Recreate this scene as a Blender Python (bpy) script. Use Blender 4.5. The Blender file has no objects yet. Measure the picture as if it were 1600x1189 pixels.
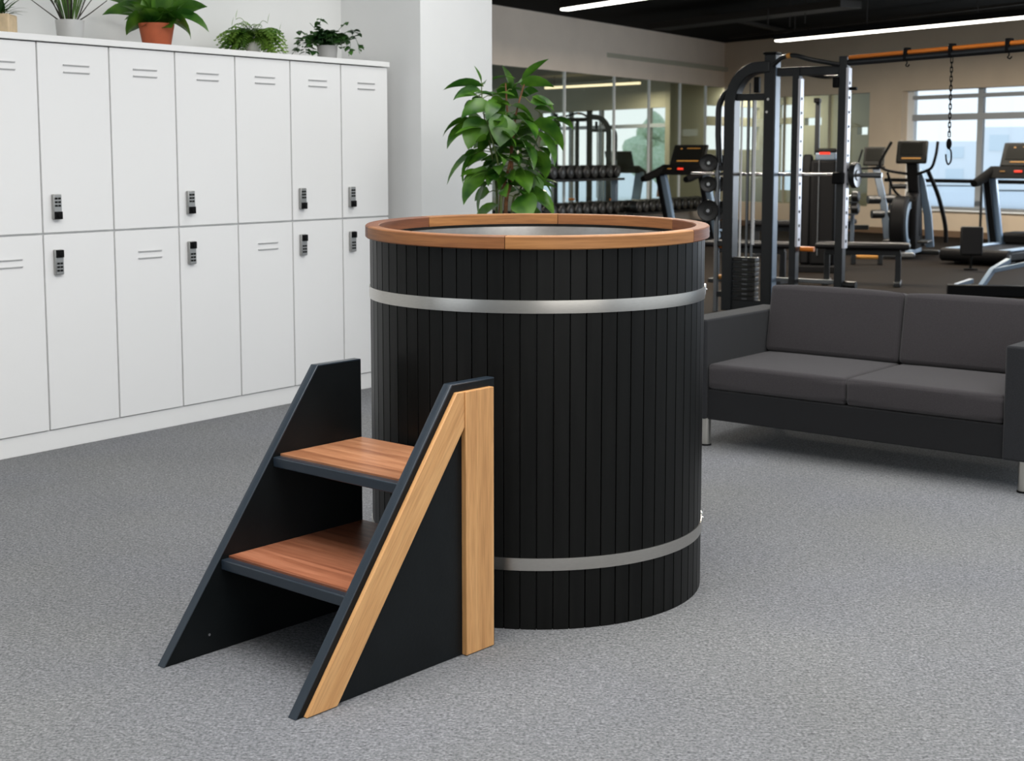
import bpy, bmesh, math, random
from mathutils import Vector, Matrix, noise
random.seed(7)
C = bpy.context.scene.collection
SC = bpy.context.scene
PI = math.pi
# ------------------------------------------------------------------ camera
F, PY, TH, CH = 2184.07, 484.53, 0.11, 1.41
cd = bpy.data.cameras.new('camera'); cam = bpy.data.objects.new('camera', cd); C.objects.link(cam)
cam.location = (0, 0, CH); cam.rotation_euler = (PI/2 - TH, 0, 0)
cd.sensor_width = 36; cd.lens = F/1600*36; cd.shift_y = -(594.5 - PY)/1600
cd.clip_start = 0.05; cd.clip_end = 400
SC.camera = cam
cd.dof.use_dof = True; cd.dof.focus_distance = 4.4; cd.dof.aperture_fstop = 6.3
SC.view_settings.view_transform = 'Standard'; SC.view_settings.look = 'None'
SC.view_settings.gamma = 1; SC.view_settings.use_curve_mapping = False
SC.view_settings.exposure = 0.0
# ------------------------------------------------------------------ sky
w = bpy.data.worlds.new('sky'); SC.world = w; w.use_nodes = True
nt = w.node_tree; bg = nt.nodes['Background']
tc = nt.nodes.new('ShaderNodeTexCoord'); sx = nt.nodes.new('ShaderNodeSeparateXYZ')
cr = nt.nodes.new('ShaderNodeValToRGB')
nt.links.new(tc.outputs['Generated'], sx.inputs[0]); nt.links.new(sx.outputs['Z'], cr.inputs[0])
cr.color_ramp.elements[0].color = (0.82, 0.88, 0.93, 1); cr.color_ramp.elements[0].position = 0.0
cr.color_ramp.elements[1].color = (0.62, 0.78, 0.98, 1); cr.color_ramp.elements[1].position = 0.6
nt.links.new(cr.outputs[0], bg.inputs['Color']); bg.inputs['Strength'].default_value = 1.35

def area(name, loc, target, sx_, sy_, power, col=(1, 1, 1), spread=PI):
    l = bpy.data.lights.new(name, 'AREA'); l.shape = 'RECTANGLE'; l.size = sx_; l.size_y = sy_
    l.energy = power; l.color = col; l.spread = spread
    o = bpy.data.objects.new(name, l); C.objects.link(o); o.location = loc
    d = Vector(target) - Vector(loc); o.rotation_euler = d.to_track_quat('-Z', 'Y').to_euler()
    return o
# added fill lights under the front room ceiling, out of view
area('front_ceiling_fill', (-0.3, 3.0, 3.6), (-0.3, 3.0, 0), 3.0, 3.0, 175, (1.0, 0.985, 0.96))
area('front_ceiling_fill', (2.6, 5.2, 3.6), (2.6, 5.2, 0), 2.4, 3.2, 120, (1.0, 0.985, 0.96))
area('front_ceiling_fill', (0.6, 7.6, 3.6), (0.6, 7.6, 0), 2.0, 1.2, 40, (1.0, 0.985, 0.96))
# added fill light behind and right of the camera, no window there
area('rear_fill', (2.5, -1.6, 2.1), (-1.0, 6.0, 0.9), 5.0, 2.8, 95, (1.0, 0.99, 0.97))
# daylight through the gym windows
area('gym_daylight', (9.8, 19.6, 1.6), (1.5, 15.0, 0.9), 4.5, 1.7, 300, (0.78, 0.88, 1.0))

# ------------------------------------------------------------------ rays through picture points
def D(px, py):
    dx = (px - 800)/F; u = -(py - PY)/F
    return Vector((dx, math.cos(TH) + u*math.sin(TH), -math.sin(TH) + u*math.cos(TH)))
def at(px, py, Y):
    d = D(px, py); return d*(Y/d.y) + Vector((0, 0, CH))
def onz(px, py, z):
    d = D(px, py); return d*((z - CH)/d.z) + Vector((0, 0, CH))
def onwall(px, py, P, a):
    n = Vector((-math.sin(a), math.cos(a), 0)); d = D(px, py)
    return d*(n.dot(Vector((P[0], P[1], 0)))/n.dot(d)) + Vector((0, 0, CH))

# ------------------------------------------------------------------ materials
M = {}
def mat(name, col, rough=0.6, metal=0.0, spec=0.5, nscale=0, namt=0.0, bump=0.0, bscale=None, coat=0.0, emis=None, estr=0.0, sheen=0.0, stretch=None):
    m = bpy.data.materials.new(name); m.use_nodes = True; n = m.node_tree; b = n.nodes['Principled BSDF']
    b.inputs['Base Color'].default_value = (*col, 1); b.inputs['Roughness'].default_value = rough
    b.inputs['Metallic'].default_value = metal; b.inputs['Specular IOR Level'].default_value = spec
    b.inputs['Coat Weight'].default_value = coat; b.inputs['Sheen Weight'].default_value = sheen
    if emis: b.inputs['Emission Color'].default_value = (*emis, 1); b.inputs['Emission Strength'].default_value = estr
    if nscale or bump:
        t = n.nodes.new('ShaderNodeTexCoord'); mp = n.nodes.new('ShaderNodeMapping'); n.links.new(t.outputs['Object'], mp.inputs[0])
        if stretch: mp.inputs['Scale'].default_value = stretch
        src = mp.outputs[0]
    if nscale:
        nz = n.nodes.new('ShaderNodeTexNoise'); nz.inputs['Scale'].default_value = nscale; nz.inputs['Detail'].default_value = 4
        n.links.new(src, nz.inputs['Vector']); r = n.nodes.new('ShaderNodeValToRGB')
        r.color_ramp.elements[0].position = .3; r.color_ramp.elements[1].position = .7
        r.color_ramp.elements[0].color = (*[c*(1 - namt) for c in col], 1); r.color_ramp.elements[1].color = (*[min(1, c*(1 + namt)) for c in col], 1)
        n.links.new(nz.outputs['Fac'], r.inputs[0]); n.links.new(r.outputs[0], b.inputs['Base Color'])
    if bump:
        nb = n.nodes.new('ShaderNodeTexNoise'); nb.inputs['Scale'].default_value = bscale or nscale; nb.inputs['Detail'].default_value = 3
        n.links.new(src, nb.inputs['Vector']); bp = n.nodes.new('ShaderNodeBump'); bp.inputs['Strength'].default_value = bump; bp.inputs['Distance'].default_value = .004
        n.links.new(nb.outputs['Fac'], bp.inputs['Height']); n.links.new(bp.outputs[0], b.inputs['Normal'])
    M[name] = m; return m

def wood(name, dark, mid, light, rough=0.45, gscale=1.0, planks=0, seed=0.0):
    """grain runs along U, planks are stacked along V (UV is in metres)"""
    m = bpy.data.materials.new(name); m.use_nodes = True; n = m.node_tree; b = n.nodes['Principled BSDF']
    N = n.nodes.new; Lk = n.links.new
    uv = N('ShaderNodeUVMap'); sep = N('ShaderNodeSeparateXYZ'); Lk(uv.outputs[0], sep.inputs[0])
    comb = N('ShaderNodeCombineXYZ')
    mu = N('ShaderNodeMath'); mu.operation = 'MULTIPLY'; mu.inputs[1].default_value = 1.6*gscale; Lk(sep.outputs[0], mu.inputs[0])
    mv = N('ShaderNodeMath'); mv.operation = 'MULTIPLY'; mv.inputs[1].default_value = 28*gscale; Lk(sep.outputs[1], mv.inputs[0])
    Lk(mu.outputs[0], comb.inputs[0]); Lk(mv.outputs[0], comb.inputs[1]); comb.inputs[2].default_value = seed
    pid = None
    if planks:
        pm = N('ShaderNodeMath'); pm.operation = 'MULTIPLY'; pm.inputs[1].default_value = 1/planks; Lk(sep.outputs[1], pm.inputs[0])
        fl = N('ShaderNodeMath'); fl.operation = 'FLOOR'; Lk(pm.outputs[0], fl.inputs[0])
        wn = N('ShaderNodeTexWhiteNoise'); wn.noise_dimensions = '1D'; ad = N('ShaderNodeMath'); ad.inputs[1].default_value = seed + .37; Lk(fl.outputs[0], ad.inputs[0]); Lk(ad.outputs[0], wn.inputs['W'])
        pid = wn.outputs[0]
        off = N('ShaderNodeMath'); off.operation = 'MULTIPLY'; off.inputs[1].default_value = 17; Lk(pid, off.inputs[0]); Lk(off.outputs[0], comb.inputs[2])
    nz = N('ShaderNodeTexNoise'); nz.inputs['Scale'].default_value = 1.0; nz.inputs['Detail'].default_value = 5; nz.inputs['Roughness'].default_value = .6; nz.inputs['Distortion'].default_value = .6
    Lk(comb.outputs[0], nz.inputs['Vector'])
    r = N('ShaderNodeValToRGB'); e = r.color_ramp.elements; e[0].position = .3; e[0].color = (*dark, 1); e[1].position = .72; e[1].color = (*light, 1); x = e.new(.5); x.color = (*mid, 1)
    Lk(nz.outputs['Fac'], r.inputs[0]); out = r.outputs[0]
    # fine pores
    n2 = N('ShaderNodeTexNoise'); n2.inputs['Scale'].default_value = 7.0; n2.inputs['Detail'].default_value = 2; Lk(comb.outputs[0], n2.inputs['Vector'])
    mx = N('ShaderNodeMix'); mx.data_type = 'RGBA'; mx.blend_type = 'MULTIPLY'; mx.inputs[0].default_value = .35
    r2 = N('ShaderNodeValToRGB'); r2.color_ramp.elements[0].color = (.55, .5, .45, 1); r2.color_ramp.elements[0].position = .35; r2.color_ramp.elements[1].position = .55
    Lk(n2.outputs['Fac'], r2.inputs[0]); Lk(out, mx.inputs[6]); Lk(r2.outputs[0], mx.inputs[7]); out = mx.outputs[2]
    if planks:
        hs = N('ShaderNodeMix'); hs.data_type = 'RGBA'; hs.blend_type = 'MULTIPLY'; hs.inputs[0].default_value = 1
        r3 = N('ShaderNodeValToRGB'); r3.color_ramp.elements[0].color = (.60, .50, .44, 1); r3.color_ramp.elements[1].color = (1.15, 1.10, 1.06, 1)
        Lk(pid, r3.inputs[0]); Lk(out, hs.inputs[6]); Lk(r3.outputs[0], hs.inputs[7]); out = hs.outputs[2]
    Lk(out, b.inputs['Base Color']); b.inputs['Roughness'].default_value = rough
    bp = N('ShaderNodeBump'); bp.inputs['Strength'].default_value = .12; bp.inputs['Distance'].default_value = .001; Lk(nz.outputs['Fac'], bp.inputs['Height']); Lk(bp.outputs[0], b.inputs['Normal'])
    M[name] = m; return m

mat('white_laminate', (.79, .79, .785), .35, spec=.35)
mat('white_board', (.80, .80, .79), .4)
mat('white_paint', (.72, .725, .715), .85, nscale=3, namt=.015)
mat('pillar_paint', (.76, .765, .76), .85, nscale=3, namt=.015)
mat('beige_paint', (.76, .645, .53), .9, nscale=2, namt=.04)
mat('back_beige_paint', (.66, .54, .41), .9, nscale=2, namt=.04)
mat('olive_paint', (.44, .41, .31), .9, nscale=2, namt=.04)
mat('black_ceiling', (.0045, .0045, .004), .95, spec=.1)
mat('dark_duct', (.024, .021, .018), .7, spec=.2)
mat('front_ceiling_paint', (.75, .75, .75), .9)
mat('frame_grey', (.36, .38, .40), .5)
mat('reveal_white', (.88, .91, .94), .6)
mat('baseboard_brown', (.16, .10, .06), .6)
mat('slot_shadow', (.52, .52, .52), .6)
mat('liner_steel', (.74, .73, .71), .29, 1.0, nscale=40, namt=.05)
mat('steel', (.52, .50, .465), .28, 1.0, nscale=60, namt=.06, stretch=(1, 1, 14))
mat('chrome', (.75, .75, .76), .15, 1.0)
mat('satin_leg', (.62, .60, .55), .3, 1.0)
mat('lock_metal', (.36, .36, .35), .4, .8)
mat('black_plastic', (.005, .005, .0055), .6, spec=.10)
mat('black_rubber', (.007, .007, .007), .38)
mat('matte_black', (.004, .004, .004), .9, spec=.08)
mat('gym_frame', (.013, .0145, .016), .36, spec=.4)
mat('gym_frame_light', (.11, .14, .18), .35, .3, spec=.6)
mat('slate_daylit', (.20, .275, .37), .4, .1, spec=.5)  # blue daylight on frame sides is put into this slate colour
mat('gunmetal', (.18, .19, .20), .35, .7)
mat('orange_paint', (.80, .22, .02), .4)
mat('amber_paint', (.60, .28, .06), .5)
mat('pad_vinyl', (.007, .007, .008), .5, spec=.2)
mat('screen_dark', (.006, .006, .005), .35, spec=.15)
mat('screen_amber', (.1, .05, .01), .4, emis=(1, .45, .08), estr=.35)
mat('screen_red', (.1, .0, .0), .4, emis=(1, .05, .02), estr=1.1)
mat('screen_grey', (.008, .008, .007), .6, spec=.15)
mat('lamp_glow', (1, 1, 1), .5, emis=(1.0, .95, .86), estr=6.0)
mat('warm_lamp_glow', (1, 1, 1), .5, emis=(1.0, .80, .50), estr=1.5)
mat('black_wood', (.0060, .0062, .0058), .38, spec=.14, nscale=5, namt=.3, bump=.06, bscale=60, stretch=(6, 6, .4))
mat('black_board', (.0065, .0080, .0088), .38, spec=.16, nscale=6, namt=.2, bump=.12, bscale=90)
mat('black_edge_skylit', (.018, .027, .038), .30, spec=.55)  # black with the bluish skylight highlight mixed into its colour
mat('groove_black', (.003, .003, .003), .8)
mat('terracotta', (.42, .095, .035), .7, nscale=20, namt=.1)
mat('pot_silver', (.50, .50, .49), .45, .25)
mat('pot_grey', (.36, .355, .35), .6)
mat('pot_tan', (.56, .43, .27), .7, nscale=30, namt=.1)
mat('pot_cream', (.55, .54, .50), .6)
mat('soil', (.03, .02, .012), .95)
mat('bark', (.20, .085, .035), .8, nscale=40, namt=.4)
mat('green_stem', (.10, .14, .03), .6)
mat('dark_stem', (.035, .03, .02), .7)
def leafmat(name, a, b, rough=.35):
    m = bpy.data.materials.new(name); m.use_nodes = True; n = m.node_tree; p = n.nodes['Principled BSDF']
    t = n.nodes.new('ShaderNodeTexCoord'); nz = n.nodes.new('ShaderNodeTexNoise'); nz.inputs['Scale'].default_value = 9
    n.links.new(t.outputs['Object'], nz.inputs['Vector']); r = n.nodes.new('ShaderNodeValToRGB')
    r.color_ramp.elements[0].position = .35; r.color_ramp.elements[1].position = .68
    r.color_ramp.elements[0].color = (*a, 1); r.color_ramp.elements[1].color = (*b, 1)
    n.links.new(nz.outputs['Fac'], r.inputs[0]); n.links.new(r.outputs[0], p.inputs['Base Color']); p.inputs['Roughness'].default_value = rough
    tr = n.nodes.new('ShaderNodeBsdfTranslucent'); n.links.new(r.outputs[0], tr.inputs['Color']); mx = n.nodes.new('ShaderNodeMixShader'); mx.inputs[0].default_value = .22
    n.links.new(p.outputs[0], mx.inputs[1]); n.links.new(tr.outputs[0], mx.inputs[2]); n.links.new(mx.outputs[0], n.nodes['Material Output'].inputs[0])
    M[name] = m
leafmat('leaf_dark', (.020, .085, .008), (.10, .24, .020))
leafmat('leaf_fern', (.05, .15, .012), (.24, .40, .06), .5)
leafmat('leaf_small', (.012, .05, .012), (.06, .16, .03), .4)
leafmat('leaf_grass', (.05, .12, .02), (.14, .24, .06), .5)
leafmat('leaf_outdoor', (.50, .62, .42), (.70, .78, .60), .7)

def carpet():
    m = bpy.data.materials.new('carpet'); m.use_nodes = True; n = m.node_tree; b = n.nodes['Principled BSDF']; N = n.nodes.new; Lk = n.links.new
    t = N('ShaderNodeTexCoord')
    def nz(sc, det, rot=0, st=(1, 1, 1)):
        mp = N('ShaderNodeMapping'); mp.inputs['Rotation'].default_value[2] = rot; mp.inputs['Scale'].default_value = st; Lk(t.outputs['Object'], mp.inputs[0])
        x = N('ShaderNodeTexNoise'); x.inputs['Scale'].default_value = sc; x.inputs['Detail'].default_value = det; x.inputs['Roughness'].default_value = .65; Lk(mp.outputs[0], x.inputs['Vector']); return x.outputs['Fac']
    fine = nz(120, 4); mid = nz(34, 4, .9, (1, 2.6, 1)); big = nz(1.1, 3); hue = nz(.8, 2, .3)
    r = N('ShaderNodeValToRGB'); e = r.color_ramp.elements; e[0].position = .33; e[0].color = (.108, .110, .114, 1); e[1].position = .68; e[1].color = (.325, .328, .335, 1)
    Lk(fine, r.inputs[0])
    def mul(a, fac, lo, hi, p0=.3, p1=.7):
        rr = N('ShaderNodeValToRGB'); rr.color_ramp.elements[0].position = p0; rr.color_ramp.elements[1].position = p1; rr.color_ramp.elements[0].color = (*lo, 1); rr.color_ramp.elements[1].color = (*hi, 1)
        Lk(fac, rr.inputs[0]); mx = N('ShaderNodeMix'); mx.data_type = 'RGBA'; mx.blend_type = 'MULTIPLY'; mx.inputs[0].default_value = 1; Lk(a, mx.inputs[6]); Lk(rr.outputs[0], mx.inputs[7]); return mx.outputs[2]
    c = mul(r.outputs[0], mid, (.66, .67, .68), (1.16, 1.16, 1.16)); c = mul(c, big, (.92, .92, .92), (1.05, 1.05, 1.05)); c = mul(c, hue, (1.0, 1.0, .965), (.97, .98, 1.03))
    Lk(c, b.inputs['Base Color']); b.inputs['Roughness'].default_value = .95; b.inputs['Specular IOR Level'].default_value = .1
    ad = N('ShaderNodeMath'); Lk(fine, ad.inputs[0]); Lk(mid, ad.inputs[1]); bp = N('ShaderNodeBump'); bp.inputs['Strength'].default_value = .55; bp.inputs['Distance'].default_value = .006
    Lk(ad.outputs[0], bp.inputs['Height']); Lk(bp.outputs[0], b.inputs['Normal']); M['carpet'] = m
carpet()
mat('gym_rubber', (.0105, .0080, .0062), .9, nscale=40, namt=.15, bump=.1, bscale=120, spec=.06)
mat('grey_floor', (.12, .12, .115), .5)
def fabric():
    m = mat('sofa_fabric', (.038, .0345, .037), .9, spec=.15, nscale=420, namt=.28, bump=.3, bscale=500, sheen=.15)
    mat('arm_fabric_shaded', (.019, .020, .0225), .9, spec=.15, nscale=420, namt=.25, bump=.25, bscale=500, sheen=.1)  # darker than the cushions: shade on the arm fronts put into the colour
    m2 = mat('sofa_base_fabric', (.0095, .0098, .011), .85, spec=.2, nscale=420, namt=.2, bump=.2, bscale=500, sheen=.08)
fabric()
wood('rim_honey', (.22, .085, .022), (.33, .140, .038), (.42, .19, .060), .52, 1.0, seed=1)
wood('rim_brown', (.14, .050, .014), (.235, .088, .025), (.31, .125, .038), .52, 1.0, seed=4)
wood('rim_red', (.085, .026, .009), (.155, .048, .016), (.23, .080, .028), .52, 1.0, seed=9)
wood('tread_wood', (.30, .125, .060), (.47, .225, .115), (.62, .34, .19), .42, 1.0, planks=.085, seed=2)
wood('tread_wood_red', (.19, .065, .032), (.33, .125, .065), (.46, .20, .115), .42, 1.0, planks=.095, seed=6)
wood('maple', (.48, .235, .085), (.62, .325, .125), (.70, .40, .17), .45, .8, seed=3)

def glass(name, tint=(.9, .95, .93), gl=.06, rough=.02):
    m = bpy.data.materials.new(name); m.use_nodes = True; n = m.node_tree
    for x in list(n.nodes):
        if x.type == 'BSDF_PRINCIPLED': n.nodes.remove(x)
    t = n.nodes.new('ShaderNodeBsdfTransparent'); t.inputs[0].default_value = (*tint, 1)
    g = n.nodes.new('ShaderNodeBsdfGlossy'); g.inputs['Roughness'].default_value = rough
    mx = n.nodes.new('ShaderNodeMixShader'); mx.inputs[0].default_value = gl
    n.links.new(t.outputs[0], mx.inputs[1]); n.links.new(g.outputs[0], mx.inputs[2]); n.links.new(mx.outputs[0], n.nodes['Material Output'].inputs[0])
    M[name] = m
glass('clear_glass', (.96, .985, 1.0), .04)
glass('mirror_stand_in', (.90, .93, .89), .05)  # see-through glass used in place of a mirror

# ------------------------------------------------------------------ mesh helpers
I4 = Matrix.Identity(4)
def new(): return bmesh.new()
def T(x=0, y=0, z=0): return Matrix.Translation((x, y, z))
def R(a, ax='Z'): return Matrix.Rotation(a, 4, ax)
def box(bm, c, s, m=I4):
    vs = [bm.verts.new(m @ Vector((c[0] + dx*s[0]/2, c[1] + dy*s[1]/2, c[2] + dz*s[2]/2))) for dx in (-1, 1) for dy in (-1, 1) for dz in (-1, 1)]
    for f in ((0, 1, 3, 2), (4, 6, 7, 5), (0, 4, 5, 1), (2, 3, 7, 6), (0, 2, 6, 4), (1, 5, 7, 3)): bm.faces.new([vs[i] for i in f])
    return bm
def frame_for(d):
    d = d.normalized(); u = Vector((0, 0, 1)) if abs(d.z) < .95 else Vector((1, 0, 0))
    a = d.cross(u).normalized(); b = a.cross(d).normalized(); return a, b
def tube(bm, pts, r, seg=12, caps=True, m=I4, sq=False, rw=None, closed=False):
    """sweep a round (or rectangular if sq, half sizes r x rw) section along pts; r may be a list"""
    pts = [Vector(p) for p in pts]; n = len(pts); rings = []
    pa = None
    for i, p in enumerate(pts):
        if closed: d = (pts[(i+1) % n] - pts[i-1])
        else: d = (pts[min(i+1, n-1)] - pts[max(i-1, 0)])
        d = d.normalized()
        if pa is None: a, b = frame_for(d)
        else:
            a = (pa - d*pa.dot(d)).normalized(); b = a.cross(d).normalized()
        pa = a
        rr = r[i] if isinstance(r, (list, tuple)) else r
        if sq:
            w2 = rw if rw else rr
            # widen at bends so the section keeps its size
            ring = [p + a*sx_*rr + b*sy_*w2 for sx_, sy_ in ((-1, -1), (1, -1), (1, 1), (-1, 1))]
        else: ring = [p + (a*math.cos(2*PI*k/seg) + b*math.sin(2*PI*k/seg))*rr for k in range(seg)]
        rings.append([bm.verts.new(m @ q) for q in ring])
    k_ = len(rings[0])
    rng = range(n if closed else n-1)
    for i in rng:
        A, B = rings[i], rings[(i+1) % n]
        for k in range(k_): bm.faces.new((A[k], A[(k+1) % k_], B[(k+1) % k_], B[k]))
    if caps and not closed: bm.faces.new(rings[0][::-1]); bm.faces.new(rings[-1])
    return bm
def cyl(bm, p0, p1, r, seg=24, m=I4): return tube(bm, [p0, p1], r, seg, True, m)
def lathe(bm, prof, seg=48, m=I4, close=False):
    rings = [[bm.verts.new(m @ Vector((r*math.cos(2*PI*k/seg), r*math.sin(2*PI*k/seg), z))) for k in range(seg)] for r, z in prof]
    n = len(rings)
    for i in range(n if close else n-1):
        A, B = rings[i], rings[(i+1) % n]
        for k in range(seg): bm.faces.new((A[k], A[(k+1) % seg], B[(k+1) % seg], B[k]))
    if not close: bm.faces.new(rings[0][::-1]); bm.faces.new(rings[-1])
    return bm
def prism(bm, poly, t0, t1, m=I4):
    """poly in (y,z), extruded along x from t0 to t1"""
    A = [bm.verts.new(m @ Vector((t0, y, z))) for y, z in poly]; B = [bm.verts.new(m @ Vector((t1, y, z))) for y, z in poly]
    n = len(poly); bm.faces.new(A[::-1]); bm.faces.new(B)
    for i in range(n): bm.faces.new((A[i], A[(i+1) % n], B[(i+1) % n], B[i]))
    return bm
def sphere(bm, c, r, m=I4, s=(1, 1, 1), seg=16):
    bmesh.ops.create_uvsphere(bm, u_segments=seg, v_segments=max(6, seg//2), radius=r, matrix=m @ T(*c) @ Matrix.Diagonal((*s, 1)))
    return bm
def smooth_path(pts, n=8, closed=False):
    P = [Vector(p) for p in pts]; out = []
    N = len(P)
    for i in range(N if closed else N-1):
        if closed: a, b, c, d = P[i-1], P[i], P[(i+1) % N], P[(i+2) % N]
        else: a, b, c, d = P[max(i-1, 0)], P[i], P[i+1], P[min(i+2, N-1)]
        for k in range(n):
            t = k/n; out.append(.5*((2*b) + (c-a)*t + (2*a - 5*b + 4*c - d)*t*t + (3*b - a - 3*c + d)*t**3))
    if not closed: out.append(P[-1])
    return out
def obj(name, bm, m, parent=None, bevel=0.0, seg=2, smooth=False, uv=None, sub=0, angle=35):
    bmesh.ops.recalc_face_normals(bm, faces=bm.faces)
    if uv:
        L = bm.loops.layers.uv.new('UVMap')
        for f in bm.faces:
            for l in f.loops: l[L].uv = uv(l.vert.co, f)
    me = bpy.data.meshes.new(name); bm.to_mesh(me); bm.free()
    mm = M[m] if isinstance(m, str) else m
    me.materials.append(mm)
    if smooth:
        for p in me.polygons: p.use_smooth = True
        me.set_sharp_from_angle(angle=math.radians(angle))
    o = bpy.data.objects.new(name, me); C.objects.link(o)
    if parent: o.parent = parent
    if bevel:
        b = o.modifiers.new('bevel', 'BEVEL'); b.width = bevel; b.segments = seg; b.limit_method = 'ANGLE'; b.angle_limit = math.radians(40)
        if not smooth:
            for p in me.polygons: p.use_smooth = True
            me.set_sharp_from_angle(angle=math.radians(60))
            b.harden_normals = False
    if sub:
        s = o.modifiers.new('sub', 'SUBSURF'); s.levels = sub; s.render_levels = sub
    return o
def tag(o, label, cat, group=None):
    o['label'] = label; o['category'] = cat
    if group: o['group'] = group
    return o
def thing(name, label, cat, loc=(0, 0, 0), rz=0, group=None):
    o = bpy.data.objects.new(name, None); C.objects.link(o); o.empty_display_size = .1
    o.location = loc; o.rotation_euler = (0, 0, rz); return tag(o, label, cat, group)
def struct(name, bm, m, **k):
    o = obj(name, bm, m, **k); o['kind'] = 'structure'; return o
def dup(root, loc, rz, label, group=None, parent=None, sc=None):
    r = root.copy(); C.objects.link(r); r.location = loc; r.rotation_euler = (0, 0, rz)
    if label: r['label'] = label
    if group: r['group'] = group
    if sc: r.scale = (sc, sc, sc)
    for ch in list(root.children):
        c = ch.copy(); C.objects.link(c); c.parent = r
        for g in ch.children: d = g.copy(); C.objects.link(d); d.parent = c
    return r
def wall(bm, P0, P1, z0, z1, th, side=1):
    """upright slab from P0 to P1; th goes to the left of P0->P1 when side=1"""
    P0 = Vector((P0[0], P0[1], 0)); P1 = Vector((P1[0], P1[1], 0)); d = (P1-P0).normalized(); n = Vector((-d.y, d.x, 0))*side
    q = [P0, P1, P1 + n*th, P0 + n*th]
    A = [bm.verts.new((p.x, p.y, z0)) for p in q]; B = [bm.verts.new((p.x, p.y, z1)) for p in q]
    bm.faces.new(A); bm.faces.new(B)
    for i in range(4): bm.faces.new((A[i], A[(i+1) % 4], B[(i+1) % 4], B[i]))
    return bm

# ================================================================== SETTING
LA = 0.9305; L0 = Vector((-2.5, 6.2258, 0)); LM = Vector((math.cos(LA), math.sin(LA), 0)); LN = Vector((-math.sin(LA), math.cos(LA), 0))
MA = 1.0037; M0 = Vector((0, 22.1354, 0)); MD = Vector((math.cos(MA), math.sin(MA), 0)); MN = Vector((-math.sin(MA), math.cos(MA), 0))
BA = -0.9469; B0 = Vector((3.0, 30.8373, 0)); BD = Vector((math.cos(BA), math.sin(BA), 0)); BN = Vector((-math.sin(BA), math.cos(BA), 0))
CZ = 3.70
def s_of(px, P, a):
    q = onwall(px, 300, P, a); return (q - Vector((P[0], P[1], 0))).to_2d().dot(Vector((math.cos(a), math.sin(a))))
# corner of the two gym walls
den = MD.x*BD.y - MD.y*BD.x; dd = B0 - M0
sC = (dd.x*BD.y - dd.y*BD.x)/den; KC = M0 + MD*sC; uC = (KC - B0).dot(BD)

# floors: carpet in front, rubber in the gym, edge runs behind the sofa
OA = -0.6805; OD = Vector((math.cos(OA), math.sin(OA), 0)); ON = Vector((-OD.y, OD.x, 0)); O0 = Vector((0.9469, 6.6866, 0))
E0 = O0 + ON*1.02
def poly(pts, z, th=.05):
    bm = new(); A = [bm.verts.new((p[0], p[1], z)) for p in pts]; B = [bm.verts.new((p[0], p[1], z-th)) for p in pts]
    bm.faces.new(A); bm.faces.new(B[::-1]); n = len(pts)
    for i in range(n): bm.faces.new((A[i], A[(i+1) % n], B[(i+1) % n], B[i]))
    return bm
eL = E0 - OD*7.5; eR = E0 + OD*8
struct('floor', poly([(-7, -3), (9, -3), eR, eL, (-7, eL.y)], 0), 'carpet')
BX1 = B0 + BD*15.4
struct('floor_gym', poly([eR, BX1, KC + BD*.1, (3.4, 37), (-8, 37), (-7.5, eL.y), eL], 0), 'gym_rubber')
# left wall behind the lockers, end wall, pillar
LF = L0 + LN*.50
s_end = 3.05
Kw = LF + LM*s_end
bm = new(); wall(bm, LF - LM*6, Kw, 0, CZ, .15); struct('wall_left', bm, 'white_paint')
tq = .655; K2 = Kw - LN*tq
bm = new()
pp = [Kw, K2, K2 + LM*.71, K2 + LM*.71 + LN*3.0, Kw + LN*2.4]
A = [bm.verts.new((p.x, p.y, 0)) for p in pp]; Bv = [bm.verts.new((p.x, p.y, CZ)) for p in pp]
bm.faces.new(A); bm.faces.new(Bv)
for i in range(5): bm.faces.new((A[i], A[(i+1) % 5], Bv[(i+1) % 5], Bv[i]))
struct('wall_pillar', bm, 'pillar_paint')
# front room ceiling and gym ceiling
struct('ceiling', poly([(-6, -3), (8, -3), (8, 9.5), (-6, 9.5)], CZ + .1, .1), 'front_ceiling_paint')
bm = new(); wall(bm, (-7, -3), (9, -3), 0, CZ, .15, -1); struct('wall_rear_light_block', bm, 'white_paint')  # unseen wall added to limit daylight from behind the camera
struct('ceiling_gym', poly([(-6, 9.5), (14, 9.5), (14, 40), (-6, 40)], CZ + .1, .1), 'black_ceiling')
# gym left wall: sill, mirror band built as see-through glass, wall above
g0, g1 = -3.2, sC
zb, zt_ = .45, 2.80
bm = new(); wall(bm, M0 + MD*-9, KC, zt_, CZ, .12); struct('wall_gym_left', bm, 'beige_paint')
bm = new(); wall(bm, M0 + MD*-9, KC, 0, zb, .12); struct('wall_gym_left_sill', bm, 'beige_paint')
bm = new(); wall(bm, M0 + MD*-9, M0 + MD*g0, zb, zt_, .12); struct('wall_gym_left_end', bm, 'beige_paint')
w1 = bpy.data.objects.new('mirror_1', None); C.objects.link(w1); w1['kind'] = 'structure'
ss = [g0] + [s_of(p, M0, MA) for p in (883, 960, 1014, 1062, 1102)] + [g1]
for a_, b_ in zip(ss[:-1], ss[1:]):
    bm = new(); wall(bm, M0 + MD*(a_+.01) + MN*.03, M0 + MD*(b_-.01) + MN*.03, zb, zt_, .012); obj('pane', bm, 'mirror_stand_in', w1)
for a_ in ss[1:-1]:
    bm = new(); wall(bm, M0 + MD*(a_-.010), M0 + MD*(a_+.010), zb, zt_, .05); obj('mirror_strip', bm, 'white_board', w1)
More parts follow.
